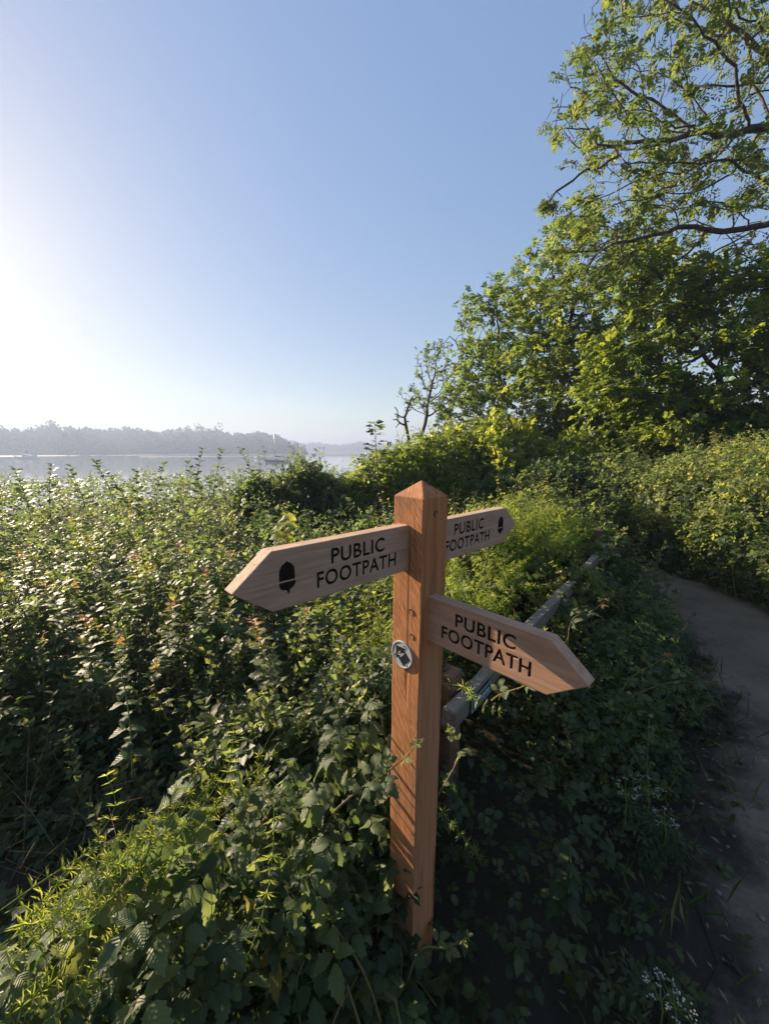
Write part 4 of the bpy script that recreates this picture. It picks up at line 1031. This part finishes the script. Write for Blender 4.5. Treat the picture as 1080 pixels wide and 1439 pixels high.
def cane(pts, label, group, seed, nleaf=11, size=.10, tip=None, rad_=.0035, skip=.15, petiole=True):
    r = np.random.RandomState(seed); C = spline(pts, 20); org = C[0].copy(); C = C - org
    root = empty('bramble_cane', org); tag(root, label, 'bramble', group)
    stem_b = Bag(); stem_b.raw(*tube_path(C, rad_, rad_ * .35, 6))
    L = len(C) - 1; tang = unit(np.gradient(C, axis=0))
    for q in range(nleaf):
        s = skip + (1 - skip) * (q + .5) / nleaf; k = s * L; i = min(int(k), L - 1); p = C[i] + (C[i + 1] - C[i]) * (k - i); t = tang[i]
        side = unit(np.cross(t, np.array([0, 0, 1.]))) * (1 if q % 2 else -1); d = side * .8 + t * .45 + r.normal(size=3) * .25 + np.array([0, 0, .25])
        sz = size * (1.0 - .55 * max(0, s - .55) / .45) * r.uniform(.8, 1.2)
        me = LEAF_ME[r.randint(len(LEAF_ME))]
        if s > .80: me = tip or YOUNG
        put('leaf', me, root, p, d, np.array([-.25, -.15, 1]) + r.normal(size=3) * .28, sz)
    put('leaf', tip or YOUNG, root, C[-1], tang[-1] + np.array([0, 0, .2]), (0, -.3, 1), size * .42)
    # thorns
    for q in range(26):
        i = r.randint(1, L); a = unit(np.cross(tang[i], r.normal(size=3))); stem_b.raw(*edge_tubes([C[i]], [C[i] + a * .006 - tang[i] * .002], [.0011], [.0002], 3))
    link('stem', stem_b.mesh('stem'), M['cane'], root); return root

def strand(pts, label, group, seed, nw=12, size=.022, rad_=.0011):
    """a straggling goosegrass stem with whorls of narrow leaves"""
    r = np.random.RandomState(seed); C = spline(pts, 18); org = C[0].copy(); C -= org; tang = unit(np.gradient(C, axis=0))
    root = empty('goosegrass_strand', org); tag(root, label, 'goosegrass', group); L = len(C) - 1
    link('stem', mesh_np('stem', *tube_path(C, rad_, rad_ * .6, 5)), M['green_stem'], root)
    for q in range(nw):
        s = .12 + .88 * q / (nw - 1); k = s * L; i = min(int(k), L - 1); p = C[i] + (C[i + 1] - C[i]) * (k - i)
        put('leaf_whorl', WH_ME[r.randint(3)], root, p, tang[i] + r.normal(size=3) * .15, rdirs(r, 1)[0], size * (1.15 - .45 * s) * r.uniform(.85, 1.15))
    return root
WH_ME = []
for q in range(3):
    t = whorl(7 + q % 2, .06); me = mesh_np('leaf_whorl', t[0], t[1], np.full(len(t[0]), (.3, .6, .9)[q]), t[2]); me.materials.append(M['cleavers']); WH_ME.append(me)

def W(px, py, y): return tuple(at_y(px, py, y))
# bramble mounds close to the camera: every leaf that can be picked apart is its own piece
def near_bush(label, region, n_leaf, n_fill, seed, size):
    r = np.random.RandomState(seed); x0, x1, y0, y1 = region; cx, cy = (x0 + x1) / 2, (y0 + y1) / 2
    root = empty('bramble_bush', (cx, cy, 0)); tag(root, label, 'bramble')
    def pts(n, lo, hi):
        nc = n * 3 + 40; a = r.uniform(0, 2 * math.pi, nc); q = np.sqrt(r.rand(nc)); x = cx + (x1 - x0) / 2 * q * np.cos(a); y = cy + (y1 - y0) / 2 * q * np.sin(a)
        k = (np.hypot(x - .08, y - 1.0) > .10) & (np.hypot(x, y) > .36) ; x, y = x[k][:n], y[k][:n]
        edge = 1 - .35 * (((x - cx) / ((x1 - x0) / 2)) ** 2 + ((y - cy) / ((y1 - y0) / 2)) ** 2) ** 2
        t = thicket_top(x, y) * edge; z = t - r.uniform(lo, hi, len(x)) * t
        return np.stack([x, y, z], -1)
    P = pts(n_leaf, -.06, .5)
    for p in P:
        rel = p - np.array([cx, cy, 0]); d = rdirs(r, 1)[0] * np.array([1, 1, .35]) + np.array([.2, -.3, -.15])
        put('leaf', LEAF_ME[r.randint(len(LEAF_ME))] if r.rand() > .07 else YOUNG, root, rel, d, np.array([-.35, .05, 1]) + r.normal(size=3) * .45, size * r.uniform(.55, 1.35))
    lb = Bag(); P = pts(n_fill, .1, .95) - np.array([cx, cy, 0]); N = len(P)
    lb.add(TRI_SER if cy < 1.2 else TRI_MID, P, rdirs(r, N) * np.array([1, 1, .5]), rdirs(r, N) * .5 + np.array([0, 0, 1.]), size * .85 * r.uniform(.6, 1.2, N), r.uniform(.05, .5, N))
    link('inner_foliage', lb.mesh('inner_foliage'), M['bramble'], root)['kind'] = 'stuff'
    sb = Bag()
    for q in range(26):
        e = pts(1, .05, .3)[0] - np.array([cx, cy, 0]); b_ = np.array([e[0] * .5 + r.normal() * .08, e[1] * .5 + r.normal() * .08, 0]); m = (b_ + e) / 2 + np.array([r.normal() * .05, r.normal() * .05, .12])
        sb.raw(*tube_path(spline([b_, m, e], 8), .004, .002, 5, False))
    link('stems', sb.mesh('stems'), M['cane'], root)['kind'] = 'stuff'
    return root
near_bush('large-leaved bramble bush pressed against the foot of the signpost', (-.48, .16, .72, 1.40), 300, 1100, 71, .094)
near_bush('bramble clump with broad crinkled leaves below the goosegrass tangle', (-.92, -.22, .46, .95), 290, 900, 72, .105)
near_bush('shaded bramble clump with dark drooping leaves at the verge corner', (-.30, .32, .46, .90), 220, 600, 73, .085)
near_bush('bramble mound with glossy leaves beyond the dark hollow', (-1.35, -.35, 1.35, 2.1), 300, 1500, 74, .07)
near_bush('bramble mound with orange young shoots behind the lettered arm', (-.45, .15, 1.4, 2.3), 300, 1500, 75, .07)
near_bush('bramble clump along the rim of the dark hollow', (-2.6, -1.6, 1.5, 2.3), 200, 700, 76, .07)

cg = 'bramble canes arching out of the thicket'
cane([W(470, 1140, .80), W(505, 1110, .83), W(545, 1085, .86), W(583, 1050, .88)], 'bramble cane crossing in front of the signpost shaft', cg, 81, 7, .075, None, .0032)
cane([(.10, 1.12, .35), W(640, 1075, 1.1), W(640, 1045, 1.08), W(632, 1030, 1.05)], 'short leafy bramble shoot beside the signpost below the green plate', cg, 82, 6, .065)
cane([(.06, .86, .14), W(590, 1335, .83), W(625, 1332, .83), W(655, 1318, .82)], 'small bright bramble shoot at the foot of the signpost', cg, 83, 6, .058)
cane([(1.2, 1.75, .2), W(880, 985, 1.85), W(945, 958, 1.9), W(985, 960, 1.95), W(1025, 952, 2.0)], 'long sunlit bramble shoot reaching out over the gravel path', cg, 84, 9, .085)
cane([(1.15, 1.8, .2), W(880, 960, 1.9), W(915, 935, 1.95), W(938, 922, 2.0)], 'bramble shoot with reddish tip beside the long one over the path', cg, 85, 7, .075, ORANGE)
cane([(1.0, 1.9, .25), W(800, 880, 2.0), W(830, 860, 2.05), W(850, 845, 2.1)], 'bramble shoot with pinkish tip below the fence rail', cg, 86, 7, .085, ORANGE)
cane([W(690, 985, 1.15), W(705, 975, 1.15), W(735, 965, 1.12), W(750, 955, 1.1)], 'pale bramble sprig under the lower sign arm', cg, 87, 5, .07)
cane([W(845, 800, 3.2), W(860, 770, 3.2), W(878, 745, 3.2)], 'bramble shoot rising from the far end of the rail', cg, 88, 7, .10)
ct = 'sunlit bramble shoots with orange tips in the thicket'
for q, (px, py, yy, hh) in enumerate(((60, 900, 1.9, .30), (105, 820, 2.6, .32), (190, 800, 2.7, .45), (240, 830, 2.3, .35), (300, 850, 2.1, .34), (265, 770, 3.0, .35), (330, 780, 2.8, .35), (170, 900, 1.7, .28), (365, 900, 1.6, .33), (20, 830, 2.3, .3), (430, 860, 1.9, .25), (220, 930, 1.55, .25))):
    t = np.array(at_y(px, py, yy)); g_ = t - np.array([.05 * math.sin(q * 2.1), .04, hh])
    cane([g_, (g_ + t) / 2 + np.array([.03 * math.sin(q), 0, .03]), t], 'upright bramble shoot with orange young leaves in the thicket', ct, 100 + q, 12, .062, ORANGE if q % 3 else YOUNG, .003, .1)

gg = 'goosegrass strands scrambling over the brambles'
st = [([(-.72, .62, .70), W(40, 1290, .60), W(100, 1220, .70), W(160, 1140, .78), W(150, 1090, .82)], 'tall goosegrass strand standing above the tangle by the dark hollow', 13),
      ([W(0, 1330, .58), W(90, 1260, .64), W(180, 1190, .72), W(250, 1130, .80)], 'goosegrass strand lying along the ridge of the tangle', 14),
      ([W(0, 1280, .62), W(80, 1225, .68), W(160, 1180, .74), W(230, 1160, .80)], 'goosegrass strand lying along the ridge of the tangle', 12),
      ([W(20, 1350, .56), W(110, 1270, .63), W(170, 1215, .70), W(215, 1150, .76)], 'goosegrass strand lying along the ridge of the tangle', 12),
      ([W(385, 1130, .76), W(383, 1200, .69), W(370, 1280, .62), W(345, 1352, .57)], 'yellow-green goosegrass strand hanging straight down in the shade', 13),
      ([W(300, 1130, .80), W(340, 1100, .82), W(365, 1085, .84), W(395, 1110, .82)], 'goosegrass strand curling over sunlit bramble leaves', 10),
      ([W(0, 1439, .52), W(50, 1400, .54), W(95, 1370, .56), W(150, 1380, .58)], 'goosegrass strand lying low beside the crinkled bramble leaves', 11),
      ([W(60, 1439, .5), W(110, 1400, .53), W(140, 1350, .56), W(160, 1310, .60)], 'goosegrass strand rising beside the crinkled bramble leaves', 11),
      ([W(612, 1130, 1.0), W(640, 1165, 1.0), W(662, 1190, .99), W(682, 1212, .98)], 'single bright goosegrass strand trailing right of the signpost', 7),
      ([W(270, 1180, .74), W(310, 1120, .80), W(325, 1060, .85), W(330, 1010, .9)], 'upright goosegrass strand over the brambles left of the post', 12),
      ([W(540, 1010, 1.25), W(500, 960, 1.3), W(520, 930, 1.35), W(535, 900, 1.4)], 'goosegrass strand leaning behind the signpost shaft', 10),
      ([W(600, 960, 1.5), W(650, 965, 1.3), W(668, 985, 1.22), W(700, 1000, 1.2)], 'goosegrass strand draped across the fence rail', 9),
      ([W(700, 830, 2.0), W(760, 825, 2.1), W(790, 815, 2.2), W(775, 790, 2.3)], 'pale goosegrass strand looping above the lower sign arm', 10),
      ([W(780, 830, 2.3), W(830, 830, 2.35), W(858, 838, 2.4), W(862, 828, 2.4)], 'pale goosegrass strand crossing the rail', 8)]
for q, (p, lab, nw) in enumerate(st): strand(p, lab, gg, 200 + q, nw, .026 if p[0][1] < 1.1 else .03)
r = np.random.RandomState(77)
for q in range(40):
    px, py = r.uniform(0, 230), 0; px = r.uniform(-10, 260); py = 1330 - px * .75 + r.uniform(-40, 50); yy = .50 + px * .0011 + r.uniform(-.02, .05); a = r.uniform(50, 140)
    strand([W(px, py + 40, yy), W(px + a * .5, py, yy + .03), W(px + a, py - a * .8, yy + .06)], 'short goosegrass stem tangled over the bramble clump', 'short goosegrass stems in the tangle', 300 + q, 5, .020)
# the goosegrass mass behind and right of the post
lb = Bag(); sb = Bag(); n = 1500
for q in range(n):
    u = r.rand(); sx, sy = .25 + .627 * u * 3.2, 1.44 + .779 * u * 3.2; off = abs(r.normal()) * .38 + .10; x, y = sx - .779 * off, sy + .627 * off
    zt = float(thicket_top(x, y)) + .03 + r.rand() * .10; L = r.uniform(.10, .26); d = unit(np.array([r.normal() * .7, r.normal() * .7, .8])); p = np.array([x, y, zt - L * .7]); bend = r.normal(size=3) * .25
    s = np.linspace(0, 1, 4); C = p + d * L * s[:, None] + bend * L * (s ** 2)[:, None]; sb.raw(*edge_tubes(C[:-1], C[1:], [.0011] * 3, [.001] * 3, 3))
    m = 6; s = np.linspace(.2, 1, m); Q = p + d * L * s[:, None] + bend * L * (s ** 2)[:, None]
    lb.add(WHORL_LOW, Q, np.tile(d, (m, 1)) + r.normal(size=(m, 3)) * .2, rdirs(r, m), .028 * (1.15 - .4 * s), r.rand(m) * .5 + .5 * r.rand())
gm = tag(link('goosegrass_mass', lb.mesh('goosegrass_mass'), M['cleavers']), 'bright green goosegrass smothering the fence behind the lower sign arm', 'goosegrass', kind='stuff')
link('stems', sb.mesh('goosegrass_stems'), M['green_stem'], gm)['kind'] = 'stuff'

# nettles
NET = []; NETW = []
for q, tv in enumerate((.15, .35)):
    t = serrated(5, .30, .12, .3); me = mesh_np('leaf', t[0], t[1], np.full(len(t[0]), tv), t[2]); me.materials.append(M['bramble_near']); NET.append(me)
def nettle(px, py, yy, H, seed, label):
    r = np.random.RandomState(seed); t = np.array(at_y(px, py, yy)); root = empty('nettle_plant', (t[0], t[1], t[2] - H)); tag(root, label, 'nettle', 'nettles in the brambles')
    C = spline([(0, 0, 0), (.015, .0, H * .5), (0, .0, H)], 12); link('stem', mesh_np('stem', *tube_path(C, .0032, .0015, 6)), M['green_stem'], root)
    for q in range(9):
        s = .2 + .8 * q / 8; z = H * s
        for k in (0, 1):
            a = q * 1.57 + k * math.pi + .4; put('leaf', NET[r.randint(2)], root, (0, 0, z), (math.cos(a), math.sin(a), .1 - .35 * (1 - s)), (0, 0, 1), (.085 * (1.1 - .75 * s)) * r.uniform(.9, 1.1))
t = serrated(5, .30, .12, .3)
for tv in (.55, .78, .97):
    me = mesh_np('leaf', t[0], t[1], np.full(len(t[0]), tv), t[2]); me.materials.append(M['bramble_near']); NETW.append(me)
def tall_weed(px, py, yy, H, seed, label):
    r = np.random.RandomState(seed); t = np.array(at_y(px, py, yy)); root = empty('willowherb_plant', (t[0], t[1], t[2] - H)); tag(root, label, 'willowherb', 'tall willowherb stems in the thicket')
    lean = r.normal(size=2) * .05; C = spline([(0, 0, 0), (lean[0] * .3, lean[1] * .3, H * .5), (lean[0], lean[1], H)], 12); link('stem', mesh_np('stem', *tube_path(C, .0035, .0014, 6)), M['cane'], root)
    n = 34
    for q in range(n):
        s = .12 + .88 * q / (n - 1); k = s * 11; i = min(int(k), 10); p = C[i] + (C[i + 1] - C[i]) * (k - i); a = q * 2.4
        me = NET[1] if s < .35 else NETW[0] if s < .6 else NETW[1] if s < .85 else NETW[2]
        put('leaf', me, root, p, (math.cos(a), math.sin(a), .1 + .5 * s + r.normal() * .15), np.array([0, 0, 1]) + r.normal(size=3) * .2, (.10 * (1.08 - .72 * s)) * r.uniform(.8, 1.15))
for q, a in enumerate(((190, 775, 2.4, .50), (285, 800, 2.1, .45), (250, 762, 2.9, .5), (330, 775, 2.6, .45), (88, 815, 2.1, .42), (372, 868, 1.65, .36), (30, 775, 2.6, .42), (140, 752, 3.1, .48), (120, 870, 1.75, .36), (225, 850, 1.9, .4), (425, 800, 2.4, .4))):
    tall_weed(*a, 430 + q, {0: 'tallest pyramid of pale leaves with an orange tip in the thicket', 5: 'leafy stem just below the point of the acorn arm', 10: 'leafy stem half hidden behind the acorn arm', 7: 'pale leafy stem standing far back in the thicket towards the water'}.get(q, 'upright stem of pale leaves with orange tip standing out of the thicket'))
nettle(165, 915, 1.35, .55, 401, 'tall nettle with drooping toothed leaves at the rim of the dark hollow')
nettle(470, 960, 1.15, .45, 402, 'pale nettle top among brambles left of the waymark disc')
nettle(800, 1180, 1.05, .30, 403, 'shaded nettle on the verge between signpost and path')
nettle(330, 1060, .98, .35, 404, 'nettle standing in the bramble bush left of the signpost')
# yellow-leaved sapling behind the left arm
t0 = np.array(at_y(400, 735, 3.4)); root = empty('sycamore_sapling', (t0[0], t0[1], 0)); tag(root, 'sycamore sapling with a few glowing yellow-green leaves behind the arm', 'sapling')
C = spline([(0, 0, 0), (.02, 0, .6), (0, 0, t0[2] + .04)], 10); link('stem', mesh_np('stem', *tube_path(C, .006, .002, 6)), M['green_stem'], root)
SY = serrated(4, .46, .12, .25); SYM = mesh_np('leaf', SY[0], SY[1], np.full(len(SY[0]), .98), SY[2]); SYM.materials.append(M['cleavers'])
r = np.random.RandomState(91)
for q in range(11):
    a = q * 2.3; put('leaf', SYM, root, (0, 0, t0[2] + .06 - .025 * q), (math.cos(a), math.sin(a) * .7, -.15 + .2 * r.rand()), (-.3, -.6, 1), r.uniform(.09, .15))
# sprigs standing dark against the water
sgp = 'leafy sprigs standing up against the water'
for q, (px, py, yy) in enumerate(((72, 655, 6.2), (98, 660, 6.0), (133, 648, 6.4), (150, 664, 6.0), (230, 652, 6.2), (285, 630, 6.6), (312, 634, 6.6), (338, 632, 6.8), (425, 648, 7.0), (440, 650, 6.6), (192, 662, 6.0), (20, 660, 6.2), (262, 648, 6.4))):
    r = np.random.RandomState(500 + q); t = np.array(at_y(px, py, yy)); g0 = gz_(t[0], t[1]) + .5; H = t[2] - g0; ln = r.uniform(-.8, .8)
    root = empty('hedge_sprig', (t[0] - ln * .4, t[1], g0)); tag(root, 'dark leafy sprig standing up out of the thicket against the water', 'sprig', sgp)
    C = spline([(0, 0, 0), (ln * .1, 0, H * .5), (ln * .4, 0, H)], 12); link('stem', mesh_np('stem', *tube_path(C, .007, .002, 5)), M['bark'], root)
    lb = Bag(); m = 26; s = np.linspace(.35, 1, m); a = np.arange(m) * 2.4; P = np.stack([np.interp(s, np.linspace(0, 1, 12), C[:, k]) for k in range(3)], -1)
    lb.add(LEAF_MID, P + r.normal(size=(m, 3)) * .015, np.stack([np.cos(a), np.sin(a), .3 + .3 * s], -1), np.tile([0, 0, 1.], (m, 1)) + r.normal(size=(m, 3)) * .3, .17 - .07 * s, r.uniform(.0, .3, m))
    link('leaves', lb.mesh('leaves'), M['bramble'], root)['kind'] = 'stuff'
x0, y0 = at_y(526, 640, 6.4).x, 6.4; root = empty('elder_sapling', (x0, y0, 0)); tag(root, 'upright dark-leaved sapling rising above the bright elder shrub', 'sapling')
H = at_y(526, 592, 6.4).z; C = spline([(.05, 0, 0), (.06, 0, H * .5), (.0, 0, H)], 14); link('stem', mesh_np('stem', *tube_path(C, .012, .003, 5)), M['bark'], root)
lb = Bag(); r = np.random.RandomState(92); m = 90; s = r.uniform(.5, 1, m); a = r.uniform(0, 6.3, m); P = np.stack([np.interp(s, np.linspace(0, 1, 14), C[:, k]) for k in range(3)], -1); rr = (.28 * (1.15 - s))[:, None] * r.rand(m, 1)
lb.add(LEAF_MID, P + np.stack([np.cos(a), np.sin(a), .4 + 0 * a], -1) * rr, np.stack([np.cos(a), np.sin(a), .2 + 0 * a], -1), np.tile([0, 0, 1.], (m, 1)) + r.normal(size=(m, 3)) * .4, r.uniform(.09, .16, m), r.uniform(0, .4, m))
link('leaves', lb.mesh('leaves'), M['bramble'], root)['kind'] = 'stuff'
# cow parsley in flower near the path
def cow_parsley(px, py, z, seed, H, label):
    r = np.random.RandomState(seed); t = np.array(at_z(px, py, z)); root = empty('cow_parsley', (t[0], t[1], 0)); tag(root, label, 'cow parsley', 'cow parsley in flower on the verge')
    sb = Bag(); fb = Bag(); lb = Bag()
    sb.raw(*tube_path(spline([(0, 0, 0), (.01, 0, z * .6), (0, 0, z - .03)], 6), .002, .0013, 5))
    for q in range(7):
        a = q * 2.4; e = np.array([.045 * math.cos(a) * r.uniform(.5, 1.1), .045 * math.sin(a), z + r.uniform(-.012, .012)]); sb.raw(*edge_tubes([(0, 0, z - .03)], [e], [.0009], [.0007], 4))
        for k in range(6):
            p = e + r.normal(size=3) * np.array([.007, .007, .002]); n5 = 5; aa = np.arange(n5) * 1.257
            fb.add(diamond(.45), np.tile(p, (n5, 1)), np.stack([np.cos(aa), np.sin(aa), .15 + 0 * aa], -1), np.tile([0, 0, 1.], (n5, 1)), .0028, r.rand(n5))
    m = 26; a = r.uniform(0, 6.3, m); lb.add(PINN, np.stack([.02 * np.cos(a), .02 * np.sin(a), r.uniform(.03, z * .7, m)], -1), np.stack([np.cos(a), np.sin(a), .3 + 0 * a], -1), np.tile([0, 0, 1.], (m, 1)), r.uniform(.06, .11, m), r.rand(m))
    link('stem', sb.mesh('stem'), M['green_stem'], root); link('umbel', fb.mesh('umbel'), M['petal'], root); link('leaves', lb.mesh('leaves'), M['weed'], root)['kind'] = 'stuff'
for q, (px, py, z, lab) in enumerate(((950, 1405, .22, 'cow parsley with white flowers at the near edge of the path'), (930, 1395, .2, 'smaller cow parsley head beside the white one at the path edge'), (880, 1108, .3, 'shaded cow parsley in flower below the sunlit bramble shoot'), (912, 1105, .28, 'shaded cow parsley in flower below the sunlit bramble shoot'), (935, 1150, .22, 'shaded cow parsley in flower below the sunlit bramble shoot'))):
    cow_parsley(px, py, z, 600 + q, .2, lab)
# dry stalks in the hollow
lb = Bag(); r = np.random.RandomState(93)
for q in range(150):
    x, y = -1.12 + r.normal() * .32, 1.2 + r.normal() * .25; d = unit(np.array([r.normal(), r.normal(), .5])); p = np.array([x, y, .02 + r.rand() * .25]); lb.raw(*edge_tubes([p], [p + d * r.uniform(.15, .45)], [.0014], [.0007], 4))
tag(link('dry_stalks', lb.mesh('dry_stalks'), M['dry']), 'dead dry stalks lying in the dark hollow among the brambles', 'stalks', kind='stuff')

# ------------------------------------------------------------------ haze
def add_haze(density):
    m, nt, out = new_mat('morning_haze'); v = nt.nodes.new('ShaderNodeVolumePrincipled')
    v.inputs['Color'].default_value = (.38, .47, .67, 1); v.inputs['Density'].default_value = density; v.inputs['Anisotropy'].default_value = .25
    nt.links.new(v.outputs[0], out.inputs['Volume'])
    bm = bmesh.new(); bmesh.ops.create_cube(bm, size=1.0); bmesh.ops.scale(bm, vec=(5200, 5200, 60), verts=bm.verts); bmesh.ops.translate(bm, vec=(0, 0, 20), verts=bm.verts)
    o = bm_obj('haze', bm, m, None); o['kind'] = 'stuff'; return o
add_haze(.0015)
